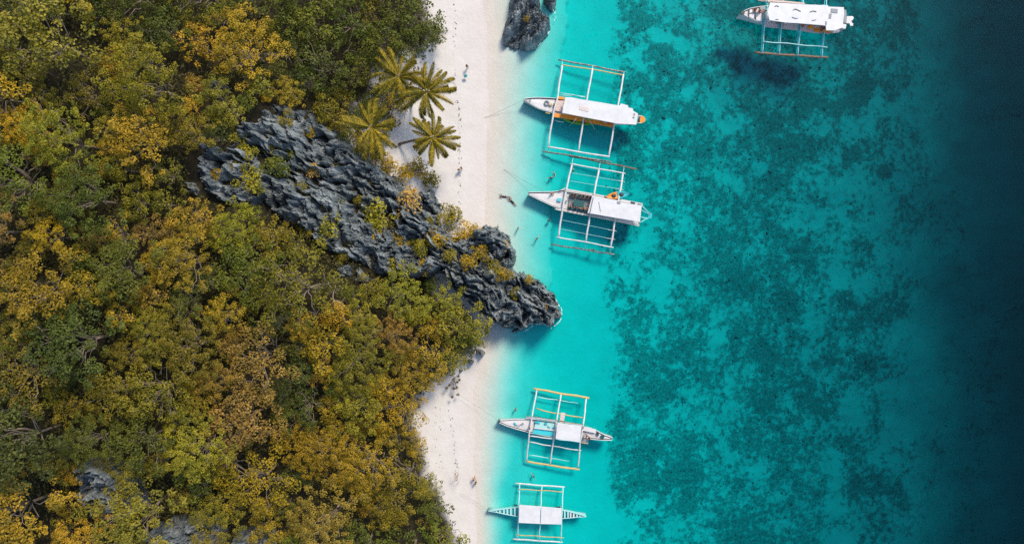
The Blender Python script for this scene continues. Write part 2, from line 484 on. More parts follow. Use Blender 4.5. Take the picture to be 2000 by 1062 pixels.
bp = N(nt, 'ShaderNodeBump', Strength=0.9, Distance=0.12)
nt.links.new(nB.outputs[0], bp.inputs['Height']); nt.links.new(bp.outputs[0], b.inputs['Normal'])

def karst(x, y, seed, ang, amp=1.0):
    """fins, pinnacles and fissures of weathered limestone; value in metres"""
    wx = x + 2.6 * fbm(x * 0.13, y * 0.13, seed + 1, 3) + 0.5 * fbm(x * 0.7, y * 0.7, seed + 12, 2)
    wy = y + 2.6 * fbm(x * 0.13, y * 0.13, seed + 2, 3) + 0.5 * fbm(x * 0.7, y * 0.7, seed + 13, 2)
    ca, sa = math.cos(ang), math.sin(ang)
    u, v = wx * ca + wy * sa, -wx * sa + wy * ca
    big = fbm(u * 0.10, v * 0.22, seed + 20, 3, 0.55) * 3.4                     # shoulders and hollows
    fis = np.clip(np.abs(gnoise(u * 0.16, v * 0.30, seed + 21)) * 7, 0, 1)      # long open fissures
    fis2 = np.clip(np.abs(gnoise(u * 0.33 + 4, v * 0.42, seed + 22)) * 6, 0, 1)
    f1, f2, cid = cells(u * 0.19, v * 0.42, seed + 3)                           # slabs standing at different heights
    slab = (cid - 0.5) * 2.0 + np.minimum(f2 - f1, 0.4) * 1.2
    g1, g2, gid = cells(u * 0.85 + 2, v * 1.25, seed + 8)                       # blades and points
    bl = (gid - 0.5) * 0.9 - g1 * 0.85 + np.minimum(g2 - g1, 0.3) * 0.8
    r = ridged(u * 0.40, v * 0.85, seed + 4, 5, 0.58)
    fine = ridged(x * 2.3, y * 2.6, seed + 6, 3, 0.6)
    hole = sstep(0.36, 0.55, gnoise(x * 0.34, y * 0.34, seed + 30))             # solution pits
    return amp * (big + slab + bl + 1.15 * (r - 0.7) + 0.34 * (fine - 0.7) - 1.5 * (1 - fis) - 0.9 * (1 - fis2) - 1.8 * hole)
def rock_sheet(name, poly, step, topf, basef, seed, ang, amp, edge, label, cat, ragged=8.0, pred=None, grow=0.0):
    p = np.asarray(poly, float)
    zc = 8.0
    cx0, cx1, cy0, cy1 = p[:, 0].min() - 25, p[:, 0].max() + 25, p[:, 1].min() - 25, p[:, 1].max() + 25
    bx = [W(a, c, z) for a in (cx0, cx1) for c in (cy0, cy1) for z in (0, 28)]
    xs = np.arange(min(q[0] for q in bx), max(q[0] for q in bx), step); ys = np.arange(min(q[1] for q in bx), max(q[1] for q in bx), step)
    x, y = np.meshgrid(xs, ys)
    top = topf(x, y)
    px, py = view_px(x, y, top)
    s = sdist(poly, px, py) / PPM + grow                        # metres inside the outline
    s = s + (ragged / PPM) * fbm(x * 0.8, y * 0.8, seed + 40, 4, 0.6)
    k = sstep(0, edge, s)
    det = karst(x, y, seed, ang, amp)
    bz = basef(x, y) - 0.7
    z = bz + (np.maximum(top + det, bz + 1.0 + 0.25 * det) - bz) * k
    keep = s > -0.15
    if pred is not None: keep &= pred(px, py)
    n_y, n_x = x.shape
    idx = np.arange(n_y * n_x).reshape(n_y, n_x)
    q = np.stack([idx[:-1, :-1], idx[:-1, 1:], idx[1:, 1:], idx[1:, :-1]], -1).reshape(-1, 4)
    q = q[keep.ravel()[q].all(1)]
    used = np.unique(q); rm = np.full(n_y * n_x, -1); rm[used] = np.arange(len(used))
    jx = x + 0.35 * step * gnoise(x * 5, y * 5, seed); jy = y + 0.35 * step * gnoise(x * 5, y * 5, seed + 1)
    v = np.stack([jx, jy, z], -1).reshape(-1, 3)[used]
    loc = v.mean(0); loc[2] = v[:, 2].min()
    me = mesh_np(name, v - loc, rm[q], smooth=False)
    o = link(name, me, m_rock, loc=loc)
    tag(o, label, cat)
    return o
CL_SPLIT = lambda px, py: (px - 850) * 0.75 + (py - 470) * -0.25    # headland side > 0
rock_sheet('limestone_cliff', CLIFF, 0.13, lambda x, y: hill(x, y) + 2.4, ground, 101, math.radians(-38), 1.0, 1.6,
           'jagged blue-grey limestone cliff rising above the palms, largest rock in view', 'cliff', pred=lambda px, py: CL_SPLIT(px, py) < 0, grow=0.5)
rock_sheet('limestone_headland', CLIFF, 0.13, lambda x, y: hill(x, y) + 1.0, ground, 101, math.radians(-38), 1.0, 1.3,
           'dark grey jagged headland jutting into the sea between the two beaches', 'headland', pred=lambda px, py: CL_SPLIT(px, py) > -1.4, grow=0.8)
BOULDER = [(1000,-50),(990,10),(980,45),(975,72),(982,92),(1005,96),(1030,97),(1050,88),(1062,70),(1075,55),(1082,35),(1078,18),(1060,5),(1050,-50)]
bc = W(1030, 40, 0)
rock_sheet('sea_boulder', BOULDER, 0.11, lambda x, y: 3.6 - 0.05 * ((x - bc[0] - 0.6) ** 2 + (y - bc[1] - 1.5) ** 2) * 0.6 + 0.14 * (x - bc[0]), ground, 202, math.radians(60), 0.55, 1.1,
           'large grey boulder standing in the shallows at the top edge', 'boulder', ragged=5)
rock_sheet('sea_boulder', [(1062,-40),(1060,-5),(1068,12),(1080,18),(1090,10),(1091,-40)], 0.13, lambda x, y: 1.6 + 0 * x, ground, 212, 0.4, 0.4, 0.6,
           'small dark rock touching the right side of the large sea boulder', 'boulder', ragged=3)
for i, (poly, zt, lab) in enumerate([
    ([(926,684),(938,682),(950,690),(944,697),(930,696)], 1.5, 'small dark rock at the waterline just below the headland'),
    ([(900,704),(912,700),(928,706),(924,714),(904,714)], 1.5, 'low dark rock under shrubs at the top of the lower beach'),
    ([(1002,640),(1014,642),(1012,652),(996,652)], 0.9, 'small dark rock against the lower flank of the headland'),
    ([(893,722),(903,722),(904,730),(895,730)], 1.6, 'dark stone under the leaf tufts on the lower beach'),
    ]):
    rock_sheet('shore_rock', poly, 0.1, lambda x, y, zt=zt: zt + 0 * x, ground, 230 + i * 7, 0.3 * i, 0.3, 0.4, lab, 'rock', ragged=3)
for i, (poly, up, lab) in enumerate([
    ([(345,352),(362,345),(380,362),(372,384),(355,376)], 2.2, 'pale grey rock knob in foliage at the left end of the cliff'),
    ([(398,152),(420,146),(432,160),(412,178),(400,172)], 2.5, 'small blue-grey rock among the trees above the cliff'),
    ([(130,905),(175,895),(215,915),(255,960),(270,1000),(235,1025),(180,1020),(150,985),(135,945)], 4.0, 'blue-grey rock slope showing between trees near the lower left corner'),
    ([(278,1040),(320,1022),(385,1020),(425,1040),(420,1090),(290,1090)], 4.5, 'blue-grey cracked rock shelf at the bottom edge'),
    ([(440,1048),(480,1038),(520,1046),(526,1090),(440,1090)], 4.2, 'blue-grey rock at the bottom edge, right of the cracked shelf'),
    ([(655,505),(700,520),(735,545),(715,562),(672,548),(640,525)], 1.6, 'blue-grey rock patch half covered by shrubs below the cliff')]):
    rock_sheet('rock_outcrop', poly, 0.14, lambda x, y, up=up: hill(x, y) + up, ground, 260 + i * 9, math.radians(-38), 0.8, 1.0, lab, 'rock outcrop', ragged=7)

# ---------------------------------------------------------------- coral
m_coral, nt, b = nmat('coral_rock')
n = noise_tex(nt, 2.2, 6, 0.7)
r = ramp(nt, n.outputs[0], [(0.3, (0.11, 0.125, 0.12)), (0.55, (0.22, 0.235, 0.225)), (0.75, (0.42, 0.43, 0.40))])
nt.links.new(r.outputs[0], b.inputs['Base Color']); b.inputs['Roughness'].default_value = 0.95
bmx = bmesh.new(); bmesh.ops.create_icosphere(bmx, subdivisions=1, radius=1.0)
bmx.verts.ensure_lookup_table()
ICO_V = np.array([v.co[:] for v in bmx.verts]); ICO_F = np.array([[v.index for v in f.verts] for f in bmx.faces])
bmx.free()
ICO_V2, ICO_F2 = ICO_V, ICO_F
NC = 26000
cand = rng.uniform((1170, -20), (1800, 1085), (NC * 3, 2))
cwx = (cand[:, 0] - 1000) / PPM; cwy = (531 - cand[:, 1]) / PPM
ix = np.clip(np.searchsorted(gx, cwx), 0, nx - 1); iy = np.clip(np.searchsorted(gy, cwy), 0, ny - 1)
dd = dens[iy, ix] + 0.5 * gnoise(cwx * 0.8, cwy * 0.8, 71)
ok = dd > rng.uniform(0.25, 1.1, len(dd))
cwx, cwy, dd = cwx[ok][:3200], cwy[ok][:3200], dd[ok][:3200]
cz = Zr[np.clip(np.searchsorted(gy, cwy), 0, ny - 1), np.clip(np.searchsorted(gx, cwx), 0, nx - 1)]
k = len(cwx)
rad = 0.07 + 0.16 * rng.random(k) ** 3
jit = 1 + rng.uniform(-0.3, 0.3, (k, len(ICO_V), 1))
vv = ICO_V[None] * jit * rad[:, None, None] * np.stack([rng.uniform(.8, 1.3, k), rng.uniform(.8, 1.3, k), rng.uniform(.5, .9, k)], -1)[:, None, :]
vv = vv + np.stack([cwx, cwy, cz + rad * 0.15], -1)[:, None, :]
ff = ICO_F[None] + (np.arange(k) * len(ICO_V))[:, None, None]
o = link('coral_reef', mesh_np('coral_reef', vv.reshape(-1, 3), ff.reshape(-1, 3)), m_coral)
tag(o, 'dark coral growth scattered across the shallow reef', 'coral', kind='stuff')
# ---------------------------------------------------------------- vegetation
m_leaf = bpy.data.materials.new('leaf'); m_leaf.use_nodes = True
nt = m_leaf.node_tree; b = nt.nodes['Principled BSDF']; out = nt.nodes['Material Output']
oi = N(nt, 'ShaderNodeObjectInfo'); at_ = N(nt, 'ShaderNodeAttribute', attribute_name='tint')
dark = mixc(nt, 1.0, oi.outputs['Color'], (0.42, 0.50, 0.45), 'MULTIPLY')
lite = mixc(nt, 1.0, oi.outputs['Color'], (1.55, 1.42, 1.15), 'MULTIPLY')
c = mixc(nt, at_.outputs['Fac'], dark, lite)
nt.links.new(c, b.inputs['Base Color'])
b.inputs['Roughness'].default_value = 0.5; b.inputs['Specular IOR Level'].default_value = 0.28
tl = N(nt, 'ShaderNodeBsdfTranslucent'); nt.links.new(c, tl.inputs['Color'])
mx = N(nt, 'ShaderNodeMixShader'); mx.inputs[0].default_value = 0.22
nt.links.new(b.outputs[0], mx.inputs[1]); nt.links.new(tl.outputs[0], mx.inputs[2]); nt.links.new(mx.outputs[0], out.inputs['Surface'])
m_bark = paint('grey_brown_bark', (0.30, 0.23, 0.17), 0.85, 0.5, 3.0)
m_pale = paint('bleached_branch', (0.46, 0.34, 0.24), 0.85, 0.45, 2.0)
m_palm_trunk = paint('palm_trunk_bark', (0.20, 0.15, 0.12), 0.9, 0.5, 4.0)

def unit(v): return v / np.maximum(np.linalg.norm(v, axis=-1, keepdims=True), 1e-9)
def leaf_cards(p, n, L, Wd, r):
    """one rhombic leaf per point: p centres (k,3), n normals, L lengths"""
    k = len(p)
    t = r.normal(size=(k, 3)); t = unit(t - n * (t * n).sum(1, keepdims=True)); bb = np.cross(n, t)
    L = L[:, None]; Wd = Wd[:, None]
    fold = n * L * 0.10
    v = np.stack([p - t * L / 2, p + bb * Wd / 2 + fold, p + t * L / 2, p - bb * Wd / 2 + fold], 1)
    return v.reshape(-1, 3), np.arange(k * 4).reshape(k, 4)
def crown_mesh(name, R, seed, leaf=0.30, cover=1.0, sparse=False, flat=0.55, clump=1.0):
    r = np.random.default_rng(seed)
    ph = r.uniform(0, 6.28, 4)
    def lobe(th): return 1 + 0.16 * np.sin(2 * th + ph[0]) + 0.13 * np.sin(3 * th + ph[1]) + 0.10 * np.sin(5 * th + ph[2])
    nc = int((R / (0.62 * clump)) ** 2 * (1.15 if not sparse else 0.8)) + 5
    # clump centres: Fibonacci-like spread over the dome with jitter
    i = np.arange(nc) + 0.5
    th = i * 2.39996 + r.uniform(-.35, .35, nc)
    rho = (i / nc) ** 0.54; cz = np.sqrt(np.clip(1 - rho ** 2, 0, 1)) - 0.08 * (rho > .93)
    rad = r.uniform(0.80, 1.08, nc)
    cx = R * rho * np.cos(th) * lobe(th) * rad; cy = R * rho * np.sin(th) * lobe(th) * rad
    cc = np.stack([cx, cy, R * flat * cz * rad + 0.35 * r.normal(size=nc)], 1)
    cr = r.uniform(0.42, 0.88, nc) * (0.8 + 0.05 * R) * clump
    ctint = r.random(nc)
    nl = (cr ** 2 * 92 * cover * (0.30 / leaf) ** 2).astype(int) + 8
    P, Nn, T, Ls = [], [], [], []
    for j in range(nc):
        k = nl[j]
        d = unit(r.normal(size=(k, 3))); d[:, 2] = np.abs(d[:, 2]) * 0.9 - 0.12
        sh = r.uniform(0.45, 1.08, k) ** 0.6
        P.append(cc[j] + d * cr[j] * sh[:, None] * np.array([1, 1, 0.75]))
        Nn.append(unit(d * 0.7 + np.array([0, 0, 0.45]) + r.normal(size=(k, 3)) * 0.5))
        T.append(np.clip(0.50 * ctint[j] + 0.5 * r.random(k) ** 1.2 + 0.0, 0, 1))
        Ls.append(r.uniform(0.7, 1.3, k) * leaf)
    P, Nn, T, Ls = np.concatenate(P), np.concatenate(Nn), np.concatenate(T), np.concatenate(Ls)
    v, f = leaf_cards(P, Nn, Ls, Ls * r.uniform(.5, .75, len(Ls)), r)
    me = mesh_np(name, v, f, smooth=False)
    attr(me, 'tint', np.repeat(T, 4))
    me.materials.append(m_leaf)
    return me, cc
def trunk_mesh(name, R, height, cc, seed, limbs=9, mat=None, thick=1.0):
    """tapered trunk with limbs reaching to clump centres; origin at the base, crown centre at (0,0,height)"""
    r = random.Random(seed); mb = MB()
    r0 = (0.045 + 0.022 * R) * thick
    fork = Vector((r.uniform(-.3, .3), r.uniform(-.3, .3), height * 0.55))
    mb.tube([(0, 0, -0.8), (0, 0, 0), (fork.x * .6, fork.y * .3, height * .3), fork], [r0 * 1.5, r0 * 1.2, r0, r0 * .8], 7)
    for j in r.sample(range(len(cc)), min(limbs, len(cc))):
        e = Vector(cc[j]) + Vector((0, 0, height))
        j1 = lambda w: Vector((r.uniform(-w, w), r.uniform(-w, w), r.uniform(-w * .4, w * .6)))
        k1, m, k2, q = fork.lerp(e, .25) + j1(.35), fork.lerp(e, .5) + j1(.6), fork.lerp(e, .68) + j1(.5), fork.lerp(e, .84) + j1(.35)
        mb.tube([fork, k1, m, k2, q, e], [r0 * .5, r0 * .42, r0 * .34, r0 * .27, r0 * .2, r0 * .1], 5)
        for _ in range(2):
            e2 = q + Vector((r.uniform(-.9, .9), r.uniform(-.9, .9), r.uniform(.1, .7)))
            mb.tube([q, q.lerp(e2, .5) + Vector((0, 0, .12)), e2], [r0 * .22, r0 * .16, r0 * .07], 4)
    me = mb.mesh(name, smooth=True); me.materials.append(mat or m_bark)
    return me
def bare_mesh(name, R, height, seed, mat):
    """a leafless crown: few main limbs, forking and twisting into fine twigs"""
    r = random.Random(seed); mb = MB()
    def grow(p, d, L, rad, lev):
        pts, rads = [p], [rad]
        n = 6
        curl = Vector((r.uniform(-.35, .35), r.uniform(-.35, .35), r.uniform(-.25, .1)))
        for i in range(n):
            d = (d + curl + Vector((r.uniform(-.5, .5), r.uniform(-.5, .5), r.uniform(-.3, .3)))).normalized()
            p = p + d * L / n
            pts.append(p); rads.append(rad * (1 - 0.6 * (i + 1) / n))
        mb.tube(pts, rads, 5 if lev < 2 else 3)
        if lev < 5:
            for _ in range(r.choice([2, 3]) if lev < 4 else 2):
                nd = (d + Vector((r.uniform(-1.1, 1.1), r.uniform(-1.1, 1.1), r.uniform(-.5, .5)))).normalized()
                k = r.choice([2, 3, 4, 5, 6])
                grow(pts[k], nd, L * r.uniform(.5, .8), max(rads[k] * .8, .012), lev + 1)
    r0 = 0.03 + 0.014 * R
    mb.tube([(0, 0, -.8), (0.1, 0, height * .4), (-.1, 0.1, height * .7)], [r0 * 1.6, r0 * 1.4, r0 * 1.2], 7)
    for k in range(3):
        a = k * 2.1 + r.uniform(-.8, .8)
        grow(Vector((-.1, 0.1, height * (.55 + .07 * k))), Vector((math.cos(a), math.sin(a), r.uniform(.2, 1.0))), R * r.uniform(.45, .75), r0, 1)
    me = mb.mesh(name, smooth=True); me.materials.append(mat)
    return me

CROWNS = {'big': [], 'mid': [], 'small': []}
for cls, R, n, hgt in (('big', 4.3, 5, 5.5), ('mid', 3.0, 7, 4.6), ('small', 1.9, 7, 3.2)):
    for i in range(n):
        sp = (i % 4 == 2)
        me, cc = crown_mesh('crown', R, 500 + i * 13 + int(R * 100), leaf=(0.25, 0.19, 0.23, 0.30, 0.17, 0.21, 0.27)[i], sparse=sp, cover=0.85 if sp else 1.0, clump=(0.9, 0.7, 1.0, 1.2, 0.62, 0.8, 1.05)[i], flat=(.55, .7, .5, .6, .75, .55, .65)[i])
        tm = trunk_mesh('trunk', R, hgt, cc, 900 + i, limbs={'big': 14, 'mid': 10, 'small': 6}[cls] + (4 if sp else 0), mat=m_bark)
        CROWNS[cls].append((me, tm, R, hgt))
SHRUBS = []
for i in range(5):
    me, cc = crown_mesh('foliage', 1.1, 700 + i, leaf=0.24, cover=1.1, sparse=(i == 3))
    SHRUBS.append((me, trunk_mesh('stem', 1.1, 1.0, cc, 720 + i, limbs=6), 1.1, 1.0))
BARE = [(bare_mesh('bare_limbs', R, h, 800 + i, m_pale), R, h) for i, (R, h) in enumerate([(3.2, 4.5), (2.6, 4.2), (2.2, 3.6), (3.0, 4.8)])]

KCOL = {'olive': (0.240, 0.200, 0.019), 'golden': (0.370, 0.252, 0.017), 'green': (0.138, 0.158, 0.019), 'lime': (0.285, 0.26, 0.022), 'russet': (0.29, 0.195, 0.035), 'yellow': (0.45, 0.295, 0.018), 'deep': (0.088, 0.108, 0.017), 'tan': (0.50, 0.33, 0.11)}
KWORD = {'olive': 'olive-green', 'golden': 'golden-olive', 'green': 'mid-green', 'lime': 'yellow-green', 'russet': 'brownish', 'yellow': 'bright yellow', 'deep': 'dark green', 'tan': 'pale orange'}
# patches of the wood where the photograph shows a dominating colour: x, y, radius, kind
PATCH = [(640,60,150,'green'),(740,90,130,'green'),(820,50,80,'green'),(640,150,90,'deep'),(130,95,100,'olive'),(190,15,70,'yellow'),(40,40,70,'deep'),
         (320,60,70,'green'),(320,345,40,'lime'),(90,130,60,'olive'),(450,80,70,'olive'),(300,170,60,'olive'),(520,140,50,'golden'),(420,200,45,'lime'),
         (60,850,90,'deep'),(60,970,95,'golden'),(300,900,80,'olive'),(600,690,60,'yellow'),(580,790,50,'deep'),(650,740,40,'green'),(760,800,75,'golden'),(720,700,60,'lime'),
         (830,690,70,'golden'),(880,610,60,'lime'),(900,640,50,'lime'),(800,720,50,'yellow'),(560,870,70,'golden'),(700,860,60,'golden'),(790,1030,45,'golden'),(430,600,80,'russet'),(380,420,70,'golden'),
         (250,480,70,'russet'),(150,600,80,'golden'),(40,560,60,'russet'),(300,650,60,'olive'),(130,740,70,'olive'),(430,560,50,'golden'),(470,640,50,'golden'),(820,560,40,'green'),(770,600,50,'olive'),
         (240,330,60,'russet'),(30,330,60,'russet'),(200,400,60,'olive'),(500,980,60,'golden'),(380,980,50,'olive'),(690,980,60,'golden'),(850,1010,50,'olive'),(480,760,60,'russet'),(560,600,60,'olive')]
def kind_at(px, py):
    w = {}
    for x, y, r, k in PATCH:
        d2 = ((px - x) ** 2 + (py - y) ** 2) / (r * r)
        w[k] = w.get(k, 0) + 1.6 * math.exp(-d2)
    if px < 560 or py > 420:
        for k, q in (('olive', .32), ('golden', .19), ('russet', .06), ('green', .26), ('lime', .14), ('deep', .06), ('yellow', .04)): w[k] = w.get(k, 0) + q
    else:
        for k, q in (('green', .4), ('olive', .25), ('lime', .1), ('golden', .06)): w[k] = w.get(k, 0) + q
    return random.choices(list(w), list(w.values()))[0]
def zlook(x, y): return float(Z[min(max(int(np.searchsorted(gy, y)), 0), ny - 1), min(max(int(np.searchsorted(gx, x)), 0), nx - 1)])
def seat(px, py, up):
    """world ground point whose crown, `up` metres above it, shows at the photo pixel"""
    z = 5.0
    for _ in range(8):
        p = W(px, py, z + up)
        z = zlook(p[0], p[1])
    return Vector((p[0], p[1], z))
def on_rock(px, py, up):
    z = 5.0
    for _ in range(8):
        p = W(px, py, z + up)
        z = float(hill(np.array([p[0]]), np.array([p[1]]))[0]) + 0.5
    return Vector((p[0], p[1], z))

TREES = []          # (empty, px, py, kind, radius m)
def put_tree(px, py, rpx, kind):
    k0 = PPM * H / (H - 15)
    cls = 'big' if rpx > 52 else 'mid' if rpx > 33 else 'small'
    me, tm, R, hgt = random.choice(CROWNS[cls])
    base = seat(px, py, hgt)
    k = PPM * H / (H - base.z - hgt)
    s = rpx / k / R
    e = empty('forest_tree', base, random.uniform(0, 6.28))
    s = max(0.6, min(1.5, s)); e.scale = (s, s, s * random.uniform(.85, 1.15))
    t = link('trunk', tm, parent=e); cr = link('crown', me, parent=e, loc=(0, 0, hgt))
    cr.rotation_euler = (random.uniform(-.15, .15), random.uniform(-.15, .15), 0)
    c = KCOL[kind]; j = random.uniform(.82, 1.18)
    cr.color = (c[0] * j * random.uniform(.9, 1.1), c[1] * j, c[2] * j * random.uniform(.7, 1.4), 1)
    TREES.append((e, px, py, kind, s * R))
placed = []
def room(px, py, r, f):
    return all((px - a) ** 2 + (py - b2) ** 2 > (f * (r + c2)) ** 2 for a, b2, c2 in placed)
FR, CLF = np.array(FOREST, float), np.array(CLIFF, float)
OUT_CROPS = [(362,364,14),(415,162,12),(200,960,44),(350,1050,50),(482,1062,34),(690,535,30)]
def fits(px, py, r):
    a = np.array([px]); c = np.array([py])
    if sdist(FR, a, c)[0] < r * 0.86: return False
    if sdist(CLF, a, c)[0] > -r * 0.55: return False
    if py < 350 and px > 690 and sdist(FR, a, c)[0] < r: return False
    for x, y, q in OUT_CROPS:
        if math.hypot(px - x, py - y) < q + r * 0.35: return False
    return True
fixed = [(130,95,92,'olive'),(60,850,85,'deep'),(55,985,92,'golden'),(850,62,30,'green'),(842,72,22,'green'),(805,40,50,'green'),(800,88,42,'green'),(745,85,55,'green'),(690,60,52,'green'),(640,130,52,'deep'),(620,50,50,'green'),(690,150,40,'green'),
         (320,340,34,'lime'),(905,632,48,'lime'),(870,590,40,'lime'),(925,650,30,'lime'),(600,795,46,'deep'),(320,60,56,'green'),(420,185,40,'lime'),(455,225,30,'lime'),(560,180,34,'golden'),(640,215,26,'olive'),(720,195,22,'deep'),
         (845,690,44,'golden'),(800,740,42,'golden'),(885,700,30,'olive'),(845,735,28,'golden')]
for px, py, r, k in fixed:
    placed.append((px, py, r)); put_tree(px, py, r, k)
for lo, hi, tries, f, cap in ((60, 92, 900, 0.72, 34), (40, 58, 3000, 0.68, 90), (26, 37, 4000, 0.64, 90), (17, 25, 3500, 0.62, 75)):
    n = 0
    for _ in range(tries):
        if n >= cap or len(placed) >= 285: break
        px, py, r = random.uniform(-30, 960), random.uniform(-30, 1092), random.uniform(lo, hi)
        if room(px, py, r, f) and fits(px, py, r):
            placed.append((px, py, r)); put_tree(px, py, r, kind_at(px, py)); n += 1
# low undergrowth that nobody could count: leaves close to the soil
r_ = np.random.default_rng(5)
k = 75000
u = r_.uniform((-40, -40), (960, 1100), (k, 2))
ug = W(0, 0)
zz = np.full(k, 12.0)
for _ in range(5):
    kk = PPM * H / (H - zz); ux, uy = (u[:, 0] - 1000) / kk, (531 - u[:, 1]) / kk
    zz = ground(ux, uy)
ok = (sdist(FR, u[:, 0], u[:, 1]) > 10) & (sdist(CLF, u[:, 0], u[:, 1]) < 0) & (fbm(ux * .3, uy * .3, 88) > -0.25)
ux, uy, zz = ux[ok], uy[ok], zz[ok]; k = len(ux)
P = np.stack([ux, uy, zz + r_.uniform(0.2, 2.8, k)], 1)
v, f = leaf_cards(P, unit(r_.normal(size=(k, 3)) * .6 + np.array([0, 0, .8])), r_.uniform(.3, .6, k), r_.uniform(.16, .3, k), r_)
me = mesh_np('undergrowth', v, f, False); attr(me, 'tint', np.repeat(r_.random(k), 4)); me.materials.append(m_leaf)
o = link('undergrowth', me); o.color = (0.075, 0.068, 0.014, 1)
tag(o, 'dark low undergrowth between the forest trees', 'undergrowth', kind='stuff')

# labels of the wood: colour + size + where, then the count from the left
def region(px, py):
    if py < 190 and px > 560: return 'behind the palms at the top'
    if py < 150 and px < 280: return 'in the top left corner'
    if py < 190: return 'along the top edge above the cliff'
    if py < 420 and px < 220: return 'at the left edge, upper half'
    if py < 420: return 'beside the upper end of the cliff'
    if px > 800 and py < 680: return 'on the back of the headland'
    if py < 640 and px < 230: return 'at the left edge, mid-height'
    if py < 640 and px < 520: return 'lower left of the cliff'
    if py < 680: return 'just below the cliff'
    if px > 740 and py < 900: return 'beside the lower beach'
    if px > 640 and py >= 860: return 'in the lower beach corner of the wood'
    if py > 860 and px < 300: return 'in the bottom left corner'
    if py > 930: return 'along the bottom edge of the wood'
    if px < 260: return 'at the left edge, lower half'
    if px < 480: return 'in the lower left of the wood'
    return 'in the middle of the lower wood'
ORD = ['first', 'second', 'third', 'fourth', 'fifth', 'sixth', 'seventh', 'eighth', 'ninth', 'tenth', 'eleventh', 'twelfth']
ORD += ['%s' % w for w in ('thirteenth', 'fourteenth', 'fifteenth', 'sixteenth', 'seventeenth', 'eighteenth', 'nineteenth', 'twentieth')]
def size_word(r): return 'large' if r > 3.4 else 'small' if r < 2.2 else 'medium'
cellsT = {}
for t in TREES: cellsT.setdefault((region(t[1], t[2]), t[3], size_word(t[4])), []).append(t)
for (reg, kind, sw), ts in cellsT.items():
    ts.sort(key=lambda t: t[1])
    for i, t in enumerate(ts):
        lab = '%s %s tree %s' % (sw, KWORD[kind], reg)
        if len(ts) > 1: lab += ', %s from the left' % ORD[i]
        tag(t[0], lab, 'tree', 'trees of the hillside wood')

# bare, bleached trees standing in the wood
for i, (px, py, rp, lab) in enumerate([
    (645,590,40,'bare pale tree with the widest twisted limbs, below the cliff'),(548,272,17,'small bleached leafless tree clinging to the upper cliff face'),
    (393,1030,18,'white leafless twisted tree on the rock shelf at the bottom edge'),(180,968,26,'pale leafless tree over the lower left rock slope'),
    (245,975,24,'bare fan-shaped pale tree right of the lower left rock slope'),(758,660,20,'small bare pale tree in the wood behind the headland'),
    (226,472,24,'bare thin tree at mid-left, in brownish foliage'),(370,458,22,'bare forked white tree lower left of the cliff'),
    (482,472,24,'curled bare pale tree just below the cliff'),(527,680,24,'pale grey leafless tree in the middle of the wood'),
    (456,748,22,'bare pale tree with drooping limbs left of the yellow crowns'),(408,838,16,'small grey leafless bush-like tree in the lower left wood'),
    (608,797,26,'bare brown-grey tree in the middle of the lower wood'),(518,856,20,'white bare forked tree left of the golden lower wood'),
    (648,892,22,'bare pale tree low in the wood, left of the lower beach'),(700,25,22,'bare thin grey tree at the top edge among green crowns'),
    (700,115,18,'grey leafless tree just left of the uppermost palm'),(300,120,16,'bare pale tree in the upper left wood'),
    (560,520,22,'bare tan tree under the lower edge of the cliff'),(985,632,14,'bare brown shrub-like tree on the lower flank of the headland'),
    (890,945,16,'bare twiggy pale tree at the edge of the lower beach')]):
    me, R, hgt = BARE[i % 4]
    k = PPM * H / (H - 16)
    base = on_rock(px, py, 1.5) if i in (1, 2) else seat(px, py, hgt * 1.2)
    s = rp * 1.15 / k / R
    e = empty('bare_tree', base, i * 1.1); e.scale = (s, s, max(s, .9) if i not in (1, 2) else s)
    link('bare_limbs', me, parent=e)
    tag(e, lab, 'tree', 'leafless trees')

